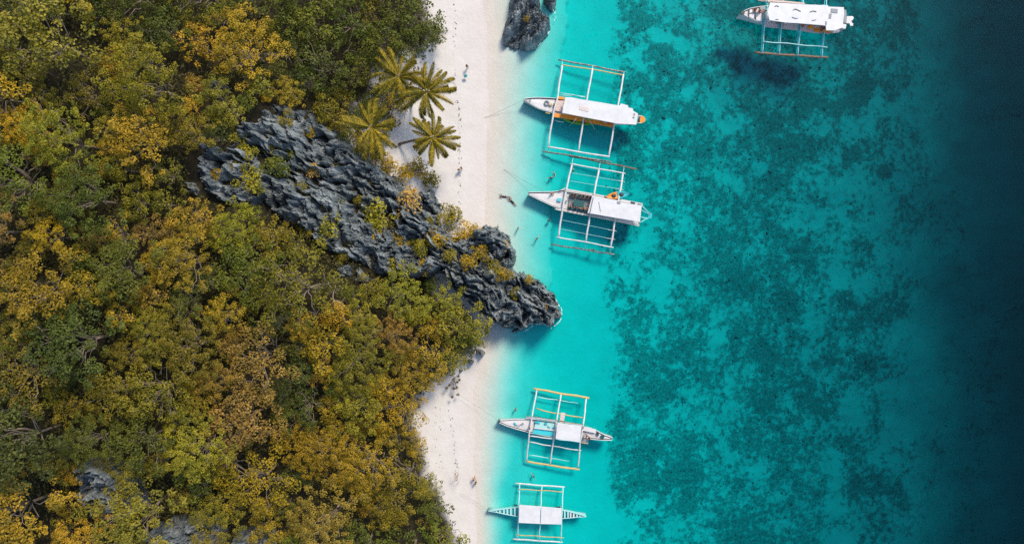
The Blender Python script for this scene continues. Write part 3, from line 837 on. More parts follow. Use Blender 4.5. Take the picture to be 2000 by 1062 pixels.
# shrubs growing on the rock
for i, (px, py, rp, kind, lab) in enumerate([
    (520,188,12,'yellow','yellow shrub on the very top of the cliff'),(468,268,14,'lime','yellow-green shrub on the left shoulder of the cliff'),
    (482,300,16,'lime','larger yellow-green shrub below the left shoulder of the cliff'),(496,356,24,'lime','broad yellow-green shrub at the lower left of the cliff'),
    (541,326,18,'green','round green shrub left of centre on the cliff'),(612,335,13,'tan','small tan shrub in the middle of the cliff'),
    (640,448,24,'lime','yellow-green shrub at the cliff foot, left of the lime bush'),(742,424,26,'lime','bright lime bush on the right part of the cliff'),
    (800,398,27,'tan','large pale orange shrub beside the top of the lime bush'),(735,455,14,'yellow','small yellow shrub hanging under the lime bush'),
    (845,352,16,'olive','olive shrub at the sand edge near the lowest palm'),(822,330,18,'golden','golden shrub between the cliff and the lowest palm'),
    (878,422,20,'olive','olive bush leaning over the sand beside the cliff foot'),(850,468,18,'golden','golden shrub at the neck of the headland'),
    (905,462,18,'yellow','bright yellow shrub nearest the upper beach on the headland'),(925,450,13,'yellow','small yellow shrub at the headland edge by the sand'),
    (938,492,14,'golden','golden shrub in the middle of the headland'),(915,512,14,'golden','brownish-gold shrub left of the headland middle'),
    (965,524,15,'olive','olive shrub in the notch of the headland'),(985,536,11,'golden','small gold shrub right in the headland notch'),
    (1034,546,9,'golden','tiny gold tuft on the outer headland crest'),(985,480,8,'tan','tiny tan tuft on the round knob of the headland'),
    (690,478,13,'golden','gold shrub on the lower rim of the cliff'),(668,500,14,'olive','olive shrub on the lower rim of the cliff'),
    (780,470,12,'golden','small gold shrub right of the cliff foot'),(835,432,11,'olive','olive tuft between the cliff and the upper beach'),
    (640,240,15,'olive','olive shrub on the upper right rim of the cliff'),(672,262,14,'green','green shrub lower on the upper right rim of the cliff'),
    (700,292,12,'lime','yellow-green shrub under the leftmost palm'),(760,322,14,'golden','golden shrub at the sand corner below the leftmost palm'),
    (790,340,17,'golden','golden bush where the cliff meets the sand'),(735,308,13,'russet','brown scrub at the foot of the leftmost palm'),
    (575,420,14,'russet','brown shrub at the lower left rim of the cliff'),(598,452,14,'olive','olive shrub below the lower left rim of the cliff'),
    (455,330,12,'olive','olive tuft on the left part of the cliff'),(1065,602,6,'russet','tiny brown tuft near the tip of the headland'),
    (1028,40,5,'golden','tiny gold tuft on the large sea boulder'),(775,520,15,'lime','yellow-green shrub below the neck of the headland'),
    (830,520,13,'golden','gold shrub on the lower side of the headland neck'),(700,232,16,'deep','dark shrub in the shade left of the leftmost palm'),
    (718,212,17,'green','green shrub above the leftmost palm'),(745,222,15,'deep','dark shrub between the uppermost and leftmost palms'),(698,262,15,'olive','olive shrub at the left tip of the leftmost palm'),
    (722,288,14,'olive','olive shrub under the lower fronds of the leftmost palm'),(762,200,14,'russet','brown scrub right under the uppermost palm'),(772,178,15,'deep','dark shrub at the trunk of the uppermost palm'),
    (765,238,12,'russet','brown scrub right of the leftmost palm'),(750,270,12,'olive','small olive shrub at the trunk of the leftmost palm'),(785,212,12,'olive','olive tuft at the trunk of the dark-fronded palm'),(745,180,16,'green','green shrub left of the uppermost palm'),
    (566,300,11,'green','small green tuft left of the bleached tree on the cliff'),(590,372,13,'olive','olive tuft in the lower middle of the cliff'),(655,330,9,'golden','tiny gold tuft right of the cliff middle'),
    (662,402,14,'green','green tuft left of the lime bush'),(705,392,10,'olive','small olive tuft above the lime bush'),(606,258,10,'golden','tiny gold tuft high on the cliff face'),(558,238,12,'olive','olive tuft near the cliff top'),
    (722,352,9,'tan','tiny tan tuft near the right rim of the cliff'),(770,436,13,'olive','olive tuft right below the lime bush'),(820,482,13,'lime','yellow-green tuft at the start of the headland'),(878,500,13,'olive','olive tuft on the headland neck, left of the gold shrubs'),
    (530,290,11,'olive','olive tuft on the upper left of the cliff'),(622,412,12,'golden','gold tuft low in the middle of the cliff'),(425,340,12,'golden','gold tuft on the detached left part of the cliff'),(1005,572,8,'olive','tiny olive tuft in the middle of the outer headland')]):
    me, tm, R, hgt = SHRUBS[i % 5]
    if sdist(CLF, np.array([px]), np.array([py]))[0] > -4: base = on_rock(px, py, .8)
    elif py < 60: base = V(px, py, 3.0)
    else: base = seat(px, py, .8)
    s = rp * 1.1 / (PPM * H / (H - base.z - 1)) / R
    e = empty('shrub', base, i * 1.7); e.scale = (s, s, s)
    link('stem', tm, parent=e); cr = link('foliage', me, parent=e, loc=(0, 0, hgt))
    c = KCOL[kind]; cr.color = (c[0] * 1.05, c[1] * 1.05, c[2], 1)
    tag(e, lab, 'shrub', 'shrubs on and around the rock')
# sparse-leaved sapling over the lower beach
mb = MB(); base = V(885, 738, 1.3); tips = []
for (px, py, z) in [(895,734,2.6),(897,742,2.4),(893,746,2.6),(886,758,2.3),(883,775,2.2),(894,770,2.1),(892,757,2.5),(872,757,2.4),(878,752,2.2)]:
    e = V(px, py, z); tips.append(e)
    mb.tube([base, base.lerp(e, .5) + Vector((0.15, 0.1, .4)), e], [.05, .035, .015], 5)
t = empty('sapling', base); mb.build('branches', m_bark, t)
for e in tips:
    r2 = np.random.default_rng(int(abs(e.x * 100)))
    k = 60
    d = unit(r2.normal(size=(k, 3)))
    v, f = leaf_cards(np.array(e - base) + d * r2.uniform(.05, .3, (k, 1)), unit(d + r2.normal(size=(k, 3)) * .4), r2.uniform(.14, .24, k), r2.uniform(.08, .14, k), r2)
    me = mesh_np('leaf_tuft', v, f, False); attr(me, 'tint', np.repeat(r2.random(k), 4)); me.materials.append(m_leaf)
    o = link('leaf_tuft', me, parent=t); o.color = (0.16, 0.11, 0.03, 1)
tag(t, 'thin sapling with round leaf tufts over the lower beach sand', 'sapling')

# ---------------------------------------------------------------- coconut palms
m_frond = bpy.data.materials.new('palm_frond'); m_frond.use_nodes = True
nt = m_frond.node_tree; b = nt.nodes['Principled BSDF']
oi = N(nt, 'ShaderNodeObjectInfo'); at_ = N(nt, 'ShaderNodeAttribute', attribute_name='tint')
dk = mixc(nt, oi.outputs['Random'], (0.035, 0.045, 0.008), (0.09, 0.085, 0.010)); lt = mixc(nt, oi.outputs['Random'], (0.30, 0.22, 0.016), (0.50, 0.33, 0.022))
nt.links.new(mixc(nt, at_.outputs['Fac'], dk, lt), b.inputs['Base Color'])
b.inputs['Roughness'].default_value = 0.6; b.inputs['Specular IOR Level'].default_value = 0.15
def frond_mesh(name, L, droop, seed):
    """arched rachis with leaflets down both sides; grows along +x from the origin"""
    r = np.random.default_rng(seed)
    n = 34; s = np.linspace(0, 1, n)
    ang0 = r.uniform(.35, .6)
    a = ang0 - droop * s ** 1.25
    dx = np.cos(a) * L / n; dz = np.sin(a) * L / n
    x = np.cumsum(dx); z = np.cumsum(dz); y = 0.16 * L * s ** 1.6 * r.uniform(-1, 1)
    verts, faces, tint = [], [], []
    # rachis: a thin three-sided strip
    for i in range(n):
        w = 0.035 * (1 - 0.8 * s[i])
        verts += [(x[i], y[i] - w, z[i]), (x[i], y[i], z[i] + w * 1.3), (x[i], y[i] + w, z[i])]; tint += [.9, .9, .9]
        if i: 
            q = (i - 1) * 3
            faces += [(q, q + 3, q + 4, q + 1), (q + 1, q + 4, q + 5, q + 2)]
    for i in range(3, n):
        for sd in (-1, 1):
            for h in (0, .5):
                if i == n - 1 and h: continue
                j = min(i + 1, n - 1)
                px_ = x[i] * (1 - h) + x[j] * h; py_ = y[i] * (1 - h) + y[j] * h; pz_ = z[i] * (1 - h) + z[j] * h
                ll = L * 0.135 * (math.sin(math.pi * min(1, (s[i] * .86 + .12))) ** .6) * r.uniform(.8, 1.1)
                sw = 0.75 + .35 * s[i]
                tx, ty, tz = math.cos(sw), sd * math.sin(sw), -0.3 - 1.0 * r.random()
                e = (px_ + tx * ll, py_ + ty * ll, pz_ + tz * ll); m_ = (px_ + tx * ll * .5, py_ + ty * ll * .5, pz_ + tz * ll * .28)
                b0 = len(verts); w = 0.026 + .012 * r.random()
                verts += [(px_ - w, py_, pz_), (px_ + w, py_, pz_), (m_[0] + w, m_[1], m_[2]), (m_[0] - w, m_[1], m_[2]), (e[0], e[1], e[2])]
                tv = r.random() ** 1.5
                tint += [tv] * 5
                faces += [(b0, b0 + 1, b0 + 2, b0 + 3), (b0 + 3, b0 + 2, b0 + 4, b0 + 4)]
    me = bpy.data.meshes.new(name)
    me.from_pydata(verts, [], [f if f[2] != f[3] else f[:3] for f in faces]); me.update()
    attr(me, 'tint', tint); me.materials.append(m_frond)
    return me
FRONDS = [frond_mesh('frond', 4.6, d, 60 + i) for i, d in enumerate((1.0, 1.3, 1.6, 1.9, 1.2, 1.75, 2.2))]
for i, (bx, by, hx, hy, ht, rp, nf, lab) in enumerate([
    (790,178,779,150,8.5,60,30,'uppermost palm with golden fronds, at the forest edge above the others'),
    (802,205,833,180,8.0,60,32,'palm with dark green fronds leaning over the upper beach'),
    (752,262,727,249,7.5,64,32,'leftmost palm, close to the cliff and half in shade'),
    (778,282,846,270,6.0,52,30,'lowest palm leaning right on a long bare dark trunk')]):
    base = seat(bx, by, 0); head = Vector(W(hx, hy, base.z + ht))
    e = empty('coconut_palm', base)
    mb = MB(); pts, rr = [], []
    for j in range(15):
        t = j / 14
        p = base.lerp(head, t); p.z = base.z + ht * (1 - (1 - t) ** (1.5 if i == 3 else 1.1)) - (0.5 if j == 0 else 0)
        pts.append(p); rr.append((0.24 - .12 * t) * (1.06 if j % 2 else 0.97) + (.1 if j == 0 else 0))
    mb.tube(pts, rr, 9); mb.build('trunk', m_palm_trunk, e, True)
    mb = MB()
    for q in range(6): mb.ball(head + Vector((.28 * math.cos(q * 1.05), .28 * math.sin(q * 1.05), -.35)), .14, 7, 5)
    mb.build('coconut_cluster', m_frond, e, True)
    kk = PPM * H / (H - head.z)
    for j in range(nf):
        a = j * 2.39996 + i; o = link('frond', FRONDS[(j * 3 + i) % 7], parent=e, loc=head - base)
        s = rp * .95 / kk / 4.0 * random.uniform(.72, 1.12)
        o.rotation_euler = (random.uniform(-.25, .25), random.uniform(-.30, .30) - (.55 if j < 4 else 0), a + random.uniform(-.25, .25)); o.scale = (s, s, s)
    tag(e, lab, 'palm tree', 'palms at the upper beach')
# ---------------------------------------------------------------- outrigger boats
m_white = paint('white_boat_paint', (0.66, 0.64, 0.62), 0.45, 0.36, 1.2)
m_roof = paint('white_roof_sheet', (0.67, 0.66, 0.65), 0.55, 0.3, 0.9)
m_pink = paint('weathered_deck_plank', (0.66, 0.52, 0.45), 0.7, 0.4, 2.5)
m_orange = paint('orange_paint', (0.80, 0.26, 0.02), 0.45, 0.2, 1.5)
m_green = paint('green_plastic', (0.16, 0.42, 0.04), 0.4, 0.2, 1.5)
m_teal = paint('turquoise_paint', (0.03, 0.42, 0.46), 0.45, 0.25, 1.5)
m_aqua = paint('pale_aqua_paint', (0.38, 0.68, 0.66), 0.5, 0.25, 1.5)
m_dark = paint('dark_fittings', (0.025, 0.035, 0.04), 0.5, 0.3, 3)
m_grey = paint('grey_fittings', (0.23, 0.26, 0.27), 0.5, 0.3, 3)
m_bamboo = paint('yellow_bamboo', (0.62, 0.43, 0.15), 0.55, 0.45, 2.2)
m_oldbam = paint('old_brown_bamboo', (0.24, 0.15, 0.09), 0.6, 0.6, 2.2, dirtcol=(0.04, 0.04, 0.04))
m_blackbam = paint('dark_wet_bamboo', (0.10, 0.10, 0.095), 0.5, 0.6, 2.2, dirtcol=(0.5, 0.45, 0.4))
m_red = paint('red_cloth', (0.45, 0.05, 0.04), 0.8, 0.2, 4)
m_floor = paint('grey_floor_boards', (0.20, 0.23, 0.23), 0.7, 0.4, 3)
m_dteal = paint('dark_teal_table', (0.01, 0.09, 0.09), 0.5, 0.3, 3)
m_cyan = paint('bright_cyan_tarp', (0.05, 0.55, 0.60), 0.5, 0.2, 1.0)
m_rope = paint('grey_rope', (0.22, 0.24, 0.22), 0.9, 0.3, 6)

def poly(pts, z): return [V(x, y, z) for x, y in pts]
def slab(name, pts, z, th, mat, par, smooth=False):
    return MB().prism(poly(pts, z), th).build(name, mat, par, smooth)
def pole(name, pts, r, mat, par, n=7, nodes=True):
    """bamboo or timber pole through (px, py, z) points, with slight swellings at the nodes"""
    P = [V(*p) for p in pts]
    path, rad = [], []
    ph, am = random.uniform(0, 6), random.uniform(.03, .08) if nodes else 0
    for a, c in zip(P[:-1], P[1:]):
        m = max(2, int((c - a).length / 0.7))
        for i in range(m):
            w_ = (c - a).cross(Vector((0, 0, 1))); w_ = w_.normalized() * am * math.sin(math.pi * i / m) * math.sin(ph + 5.0 * i / m) if w_.length > 1e-6 else w_
            path.append(a.lerp(c, i / m) + w_); rad.append(r * (1.12 if (nodes and i % 2) else 0.96))
    path.append(P[-1]); rad.append(r * .85)
    return MB().tube(path, rad, n).build(name, mat, par, True)
def hull(par, st, mat, zk=-0.45, deck=None, inset=0.16, drop=0.22, deckname='deck', rail=None, railr=0.06):
    """st: stations bow to stern, each (ux,uy, lx,ly, z_gunwale); ux.. upper side in the picture, lx.. lower side"""
    rings = []
    for (ux, uy, lx, ly, z) in st:
        U, L = V(ux, uy, z), V(lx, ly, z); c = (U + L) / 2; h = (U - L) / 2
        ring = []
        for f, q in ((1, 1), (0.97, .62), (.86, .3), (.6, .08), (.22, 0), (-.22, 0), (-.6, .08), (-.86, .3), (-.97, .62), (-1, 1)):
            p = c + h * f; p.z = zk + (z - zk) * q; ring.append(p)
        rings.append(ring)
    MB().loft(rings, cap=True).build('hull', mat, par, True)
    if deck:
        mb = MB(); dv = []
        for (ux, uy, lx, ly, z) in st:
            U, L = V(ux, uy, z), V(lx, ly, z); c = (U + L) / 2; h = (U - L) / 2
            k = max(0.05, 1 - inset / max(h.length, .01))
            up, lo = c + h * k, c - h * k; up.z -= drop; lo.z -= drop; m = (up + lo) / 2; m.z += .05
            dv.append([up, m, lo])
        mb.loft(dv[::-1]); mb.build(deckname, deck, par, False)
    for sd in (0, 1):
        pts = [V(s[sd * 2], s[sd * 2 + 1], s[4] + .02) for s in st]
        MB().tube(pts, railr, 6).build('gunwale', rail or mat, par, True)
    # inner side of the bulwark
def posts(par, pts, z0, z1, mat, r=0.045):
    for (x, y) in pts: 
        a = V(x, y, z1); c = Vector((a.x, a.y, z0))
        MB().tube([c, a], r, 6).build('roof_post', mat, par, True)
def arm(par, pts, r, mat): return pole('outrigger_arm', pts, r, mat, par)
def ropeline(name, P, sag, mat, r=0.022, label=None, cat=None, grp=None, par=None):
    a, c = P; pts = []
    for i in range(15):
        t = i / 14; p = a.lerp(c, t); p.z -= sag * 4 * t * (1 - t); pts.append(p)
    o = MB().tube(pts, r, 5).build(name, mat, par, True, loc=None if par else a)
    if label: tag(o, label, cat, grp)
    return o
def ring(name, px, py, z, R, r, mat, par=None):
    c = V(px, py, z); pts = [c + Vector((R * math.cos(i * math.pi / 8), R * math.sin(i * math.pi / 8), 0)) for i in range(17)]
    return MB().tube(pts, r, 7, cap=False).build(name, mat, par, True, loc=c)

# ---- boat with the orange side deck
B1 = empty('outrigger_boat', V(1140, 217, 0))
hull(B1, [(1022.6,193.6,1022.6,194.6,2.0),(1030,191.9,1029,198.2,1.8),(1042,190.8,1040,205.5,1.6),(1056,190.6,1052,212,1.45),(1072,191.3,1067,217,1.35),(1089,192.5,1083,221,1.25),(1110,194,1104,226,1.2),(1150,199,1145,234,1.2),(1205,206.5,1199,243,1.2),(1228,211,1224,243,1.2),(1243,222,1242,242,1.25)], m_white, deck=m_white)
slab('foredeck_planks', [(1087,195.5),(1101,197),(1098,218.5),(1084,216.5)], 1.42, .05, m_pink, B1)
slab('side_deck', [(1083,221),(1140,227),(1139.5,238),(1081.5,228.5)], 1.75, .10, m_orange, B1)
slab('side_deck', [(1142.5,228.5),(1200,240),(1198.5,249.5),(1141.5,238.5)], 1.75, .10, m_orange, B1)
slab('side_deck', [(1089,188),(1103,190),(1102.5,195),(1088.5,193)], 1.6, .10, m_orange, B1)
slab('side_step', [(1066,218.5),(1075,220),(1074.5,223),(1065.5,221)], 1.2, .08, m_bamboo, B1)
r1 = [(1104,190),(1115,190.3),(1140,195),(1175,200.5),(1207,206),(1211,206.3),(1212.4,202.3),(1227,206),(1227,210),(1236,211.8),(1236.5,216.5),(1246.3,222),(1244,238),(1242.6,243.7),(1202,241.6),(1199.5,240.5),(1150,231),(1098,220.6),(1101,206)]
slab('roof', r1, 3.0, .12, m_roof, B1)
posts(B1, [(1105,192),(1150,198),(1205,207),(1244,223),(1241,242),(1200,239.5),(1150,229.5),(1099,219.5)], 1.2, 2.9, m_white)
HT = slab('roof_hatch', [(1132,206.8),(1151.5,211.5),(1149.5,219),(1130,214.3)], 3.04, .06, m_pink, B1)
for i in range(5):
    slab('hatch_slat', [(1133.5+i*3.6,207.9+i*.9),(1135+i*3.6,208.3+i*.9),(1133.2+i*3.6,214.6+i*.9),(1131.7+i*3.6,214.2+i*.9)], 3.075, .05, m_roof, HT)
slab('stern_platform', [(1244.5,225),(1254,226),(1259,229),(1261,234),(1258.5,238.5),(1253,240.5),(1243,240)], 1.25, .12, m_orange, B1)
slab('stern_well', [(1244.2,227.5),(1250.5,228),(1250,238.3),(1243.6,238)], 1.30, .06, m_teal, B1)
slab('motor_cover', [(1247,231),(1250.2,228.6),(1250,238),(1246.6,236)], 1.55, .3, m_dark, B1)
pole('stern_rail', [(1243.5,226,1.5),(1254,226.3,1.5)], .05, m_white, B1); pole('stern_rail', [(1243,240.3,1.5),(1253,240.7,1.5)], .05, m_white, B1)
for a in ([(1098.5,120,.25),(1098,128,1.25),(1089,192,1.75),(1081,221,1.75),(1070.8,287.4,1.25),(1069.5,297.5,.2)],
          [(1158,127.5,.25),(1157.3,134,1.25),(1146,197,1.75),(1140,229,1.75),(1130,296.4,1.25),(1129,305,.2)],
          [(1219,140,.25),(1217.7,146,1.25),(1207,207,1.75),(1199.6,242,1.75),(1189,306.5,1.25),(1188,314.5,.2)]):
    arm(B1, a[1:5], .145, m_white)
    pole('float_strut', a[:2], .055, m_aqua, B1); pole('float_strut', a[4:], .055, m_aqua, B1)
pole('outrigger_float', [(1090,117,.12),(1156,129,.12),(1223,142,.12)], .13, m_blackbam, B1)
pole('outrigger_float', [(1060,295.7,.05),(1128,306,.05),(1194,316.8,.05)], .13, m_blackbam, B1)
pole('cross_pole', [(1097,126.8,1.2),(1218.5,147,1.2)], .09, m_bamboo, B1)
pole('cross_pole', [(1070,287,1.35),(1190.5,306.2,1.35)], .13, m_white, B1)
pole('side_pole', [(1094,181.5,1.3),(1145,191,1.3)], .06, m_aqua, B1); pole('side_pole', [(1094,186,1.2),(1143,189,1.2)], .07, m_aqua, B1)
pole('stay_wire', [(1126,231,2.7),(1112,246,1.3)], .025, m_white, B1); pole('stay_wire', [(1149,231,2.7),(1162,254,1.3)], .025, m_white, B1)
pole('side_ladder', [(1083,235,1.0),(1101,239,1.0)], .06, m_white, B1)
ring('mooring_bitt', 1035.5, 196.5, 1.75, .12, .05, m_grey, B1)
tag(B1, 'white outrigger boat with orange side deck, nearest the palms', 'boat', 'outrigger boats moored off the beach')
t = ring('tyre', 1067.8, 201.5, 1.42, .33, .11, m_grey); tag(t, 'grey tyre on the foredeck of the orange-trimmed boat', 'tyre')
t = MB().box(V(1075.5,204.5,1.42), (.45,.3,.25), .3).build('bag', m_bamboo); tag(t, 'small tan bag beside the tyre on the foredeck', 'bag')
t = MB().tube([V(1081,203,1.4),V(1083.5,206,1.42),V(1080.5,207.5,1.42),V(1084,204,1.44)], .09, 6).build('rope_coil', m_dark, None, True); tag(t, 'dark heap of rope on the foredeck beside the tan bag', 'rope')
t = MB().tube([V(1237,223,3.08),V(1240,222.3,3.08),V(1240.5,224.5,3.08),V(1236,229.5,3.08),V(1239.5,230.5,3.08)], .05, 6).build('rope', m_grey, None, True); tag(t, 'short grey rope lying on the stern roof of the orange-trimmed boat', 'rope')
for k, (px, py, mt, lb) in enumerate([(1176,234,m_dark,'dark bag on the orange side deck, towards the stern'),(1182,236,m_white,'white box on the orange side deck beside the dark bag'),(1190,238,m_red,'red bag on the orange side deck, nearest the stern'),(1150,231.5,m_green,'green bundle on the orange side deck by the middle arm')]):
    t = MB().box(V(px,py+1.5,1.87), (.65,.3,.25), -.18).build('deck_bag', mt); tag(t, lb, 'bag')
def kayak(a, c, wid, z, mat, mat2=None, split=0.5):
    A, B = V(*a, z), V(*c, z); d = (B - A); L = d.length; d.normalize(); s = Vector((-d.y, d.x, 0))
    root = empty('kayak', (A + B) / 2)
    n = 15
    def part(name, t0, t1, mt):
        rings, rim = [], []
        for i in range(n):
            t = t0 + (t1 - t0) * i / (n - 1); w = wid / 2 * max(.03, math.sin(math.pi * min(max(t, .004), .996)) ** .62)
            p = A + d * L * t; lift = .14 * abs(2 * t - 1) ** 3
            rings.append([p + s * w * f + Vector((0, 0, lift + q)) for f, q in ((0, .02), (.55, .07), (.85, .12), (1, .10), (.9, -.04), (.5, -.18), (0, -.22), (-.5, -.18), (-.9, -.04), (-1, .10), (-.85, .12), (-.55, .07))])
        MB().loft(rings, closed=True, cap=True).build(name, mt, root, True)
    if mat2: part('bow_half', 0, split, mat); part('stern_half', split, 1, mat2)
    else: part('shell', 0, 1, mat)
    for t in (.33, .66):
        p = A + d * L * t
        MB().ball(p + Vector((0, 0, .10)), (wid * .33, wid * .30, .05), 10, 4).build('seat', m_dark, root, True)
    return root
k1 = kayak((1097.5,232.5), (1160,242.5), 1.05, .9, m_green); tag(k1, 'green kayak hanging below the orange side deck', 'kayak')
ropeline('mooring_rope', (V(1023.5,195,1.9), V(945,231,.05)), .3, m_rope, .02, 'thin rope from the bow of the orange-trimmed boat to the sand', 'rope', 'mooring ropes')

# ---- boat with the open dark saloon
B2 = empty('outrigger_boat', V(1150, 405, 0))
hull(B2, [(1031.5,376.2,1032.5,379.8,2.0),(1036,375.2,1036.5,382.2,1.9),(1052,374.9,1049,388.5,1.7),(1070,374.6,1065,396,1.5),(1086,373.9,1080,403,1.4),(1104,370,1098,408.5,1.3),(1130,374,1125,414,1.25),(1170,381,1165,422,1.25),(1210,389,1205,431,1.25),(1253,397.5,1248,440,1.25)], m_white, deck=m_white)
slab('side_deck', [(1103,368),(1180,382),(1180,386.5),(1102,373.5)], 1.5, .08, m_white, B2)
slab('side_deck', [(1098,408),(1249,438),(1248,442),(1085,409.5)], 1.5, .08, m_white, B2)
slab('side_deck', [(1207,388),(1255.3,397),(1254.5,402),(1206,393)], 1.5, .08, m_white, B2)
pole('deck_rail', [(1101.5,370.5,2.1),(1182,385.5,2.1)], .035, m_oldbam, B2); pole('deck_rail', [(1098,410.5,2.1),(1248,441,2.1)], .03, m_bamboo, B2)
slab('saloon_floor', [(1113,377.5),(1159,384),(1150,415),(1108.5,408)], 1.35, .05, m_floor, B2)
slab('table', [(1121,389.5),(1142,393),(1140,405.5),(1119.5,402)], 2.0, .08, m_dteal, B2)
for q in ((1122.5,391),(1140.5,394),(1138.5,404),(1121,400.5)): posts(B2, [q], 1.35, 1.93, m_grey, .04)
slab('bench', [(1112.5,378.5),(1157.5,385),(1156.5,389),(1111.5,382)], 1.75, .12, m_dteal, B2); slab('bench', [(1109.5,403),(1151.5,410.5),(1150.3,414.4),(1108.6,407.3)], 1.75, .12, m_dteal, B2)
for x, y in ((1146.5,390.5),(1144.5,397),(1142.5,405)): slab('deck_plank', [(x,y),(x+9,y+1.6),(x+8,y+6),(x-1,y+4.4)], 1.42, .05, m_grey, B2)
slab('bulkhead', [(1157,381.5),(1161,382),(1151,416.5),(1147.5,415.8)], 2.6, 1.2, m_white, B2)
slab('roof', [(1160,383),(1207,391.5),(1206,394),(1253.5,401.5),(1250,433.5),(1152.5,416.8)], 3.0, .12, m_roof, B2)
posts(B2, [(1161,385),(1205,393.5),(1252,403),(1249,432),(1200,423.5),(1154,416)], 1.25, 2.9, m_white)
slab('roof_hatch', [(1205.5,393.2),(1212,394.3),(1211.3,398.8),(1204.8,397.7)], 3.06, .08, m_grey, B2)
ropeline('roof_line', (V(1169.5,394,3.05), V(1173,413,3.05)), 0, m_grey, .04, par=B2)
slab('fore_hatch', [(1088.5,387),(1096.6,387.3),(1096.4,393.2),(1088.2,392.8)], 1.55, .1, m_cyan, B2); slab('fore_hatch', [(1104,391.2),(1107.6,391.6),(1107.2,394.8),(1103.6,394.4)], 1.55, .12, m_grey, B2)
pole('bow_stay', [(1091,373,1.6),(1104,367.5,1.9)], .06, m_white, B2)
LD = slab('side_ladder', [(1084,406),(1097,408),(1096.5,411),(1083.5,409)], 1.3, .06, m_white, B2)
for i in range(4): pole('ladder_rung', [(1085.5+i*3,405.8+i*.5,1.36),(1085+i*3,409.4+i*.5,1.36)], .04, m_grey, LD)
slab('stern_gear', [(1233,393.6),(1241,395.4),(1240.5,397.8),(1232.5,396.2)], 1.85, .3, m_dark, B2); slab('stern_gear', [(1247,397.2),(1253.8,398.2),(1253.2,401.8),(1246.5,400.8)], 1.95, .4, m_grey, B2)
for a, c in (((1252.5,401,2.4),(1270,417,.9)),((1252,410,1.6),(1271,420,.8)),((1250.5,424,1.6),(1266,426.5,.8)),((1249,434,2.2),(1266,426,.9))): pole('rudder_frame', [a, c], .06, m_aqua, B2)
slab('rudder_platform', [(1266.5,416),(1274,416.5),(1273,427),(1265.5,426.5)], .85, .1, m_teal, B2)
for a in ([(1119.8,306,.1),(1117.5,320.5,1.2),(1106.7,368,1.75),(1098.5,411,1.75),(1090.6,463.5,1.2),(1089,478,.0)],
          [(1172.5,316.8,.1),(1170,330,1.2),(1161,376,1.75),(1151.5,424,1.75),(1144.3,472.5,1.2),(1143,488,.0)],
          [(1218.5,325,.1),(1217,337.5,1.2),(1209,385,1.75),(1200.7,432.7,1.75),(1192.6,482.8,1.2),(1191.5,495.5,.0)]):
    arm(B2, a[1:5], .15, m_white)
    pole('float_strut', a[:2], .045, m_aqua, B2); pole('float_strut', a[4:], .045, m_aqua, B2)
pole('outrigger_float', [(1112,305,-.12),(1172.5,317,-.06),(1244,330.5,.12)], .12, m_oldbam, B2)
pole('outrigger_float', [(1076,476.6,.08),(1143,487.5,-.02),(1200,497,.0)], .12, m_blackbam, B2)
pole('cross_pole', [(1113.7,319.8,1.3),(1221.5,339,1.3)], .10, m_white, B2); pole('cross_pole', [(1086.5,463,1.3),(1198.5,483.3,1.3)], .10, m_white, B2)
for f in (.35, .68):
    for (n0, n1, s0, s1) in (((1117.5,320.5),(1106.7,368),(1217,337.5),(1209,385)), ((1098.5,411),(1090.6,463.5),(1200.7,432.7),(1192.6,482.8))):
        a = (n0[0]+(n1[0]-n0[0])*f, n0[1]+(n1[1]-n0[1])*f, 1.42); c = (s0[0]+(s1[0]-s0[0])*f+6, s0[1]+(s1[1]-s0[1])*f+1, 1.42)
        pole('brace_line', [a, c], .03, m_aqua, B2, nodes=False)
        pole('brace_pole', [(c[0]-16, c[1]-2.4, 1.45), c], .05, m_white, B2)
tag(B2, 'white outrigger boat with dark open saloon and long bare roof', 'boat', 'outrigger boats moored off the beach')
k2 = kayak((1183.5,385), (1229,378), 1.15, 1.75, m_orange, m_teal, .48); tag(k2, 'orange and turquoise kayak propped on the upper side of the saloon boat', 'kayak')
ropeline('mooring_rope', (V(1063,374.5,1.5), V(984,330.7,.02)), .2, m_rope, .02, 'rope from the bow of the saloon boat into the shallows', 'rope', 'mooring ropes')

# ---- boat with turquoise open floor and bamboo floats
B3 = empty('outrigger_boat', V(1085, 840, 0))
hull(B3, [(974,822,974.5,824.5,1.9),(979,820.2,979,827,1.8),(990,819.6,988,830.8,1.6),(1003,818.4,1002,835.5,1.45),(1018,817.9,1016,839.5,1.3),(1036,818,1031,843.5,1.2),(1045,819.5,1040,846,1.15)], m_white, deck=m_white)
hull(B3, [(1045,819.5,1040,846,1.1),(1066,822.5,1061,850,1.1),(1088,825.5,1083,854.5,1.1),(1112,829,1108,857,1.1),(1137,832,1133,858,1.1),(1155,836,1152,856.5,1.15),(1166,841,1163,858,1.2),(1180,848.5,1178,859,1.3),(1192,852.5,1190.5,859.2,1.4),(1196.5,855,1195.5,858.2,1.45)], m_white, deck=m_white, deckname='deck')
MB().prism(poly([(973.4,821.4),(976.8,819.8),(976.6,824),(974.4,825.6)],2.0),.3).build('stem_cap', m_dark, B3)
slab('saloon_floor', [(1046,822),(1087.5,827),(1086,839),(1043.5,835)], 1.22, .05, m_aqua, B3); slab('saloon_floor', [(1043,836.5),(1086,841.5),(1082.5,852.5),(1040,846)], 1.22, .05, m_cyan, B3)
slab('thwart', [(1043.5,833.8),(1086,839),(1085.8,841.5),(1043,836.4)], 1.55, .08, m_white, B3)
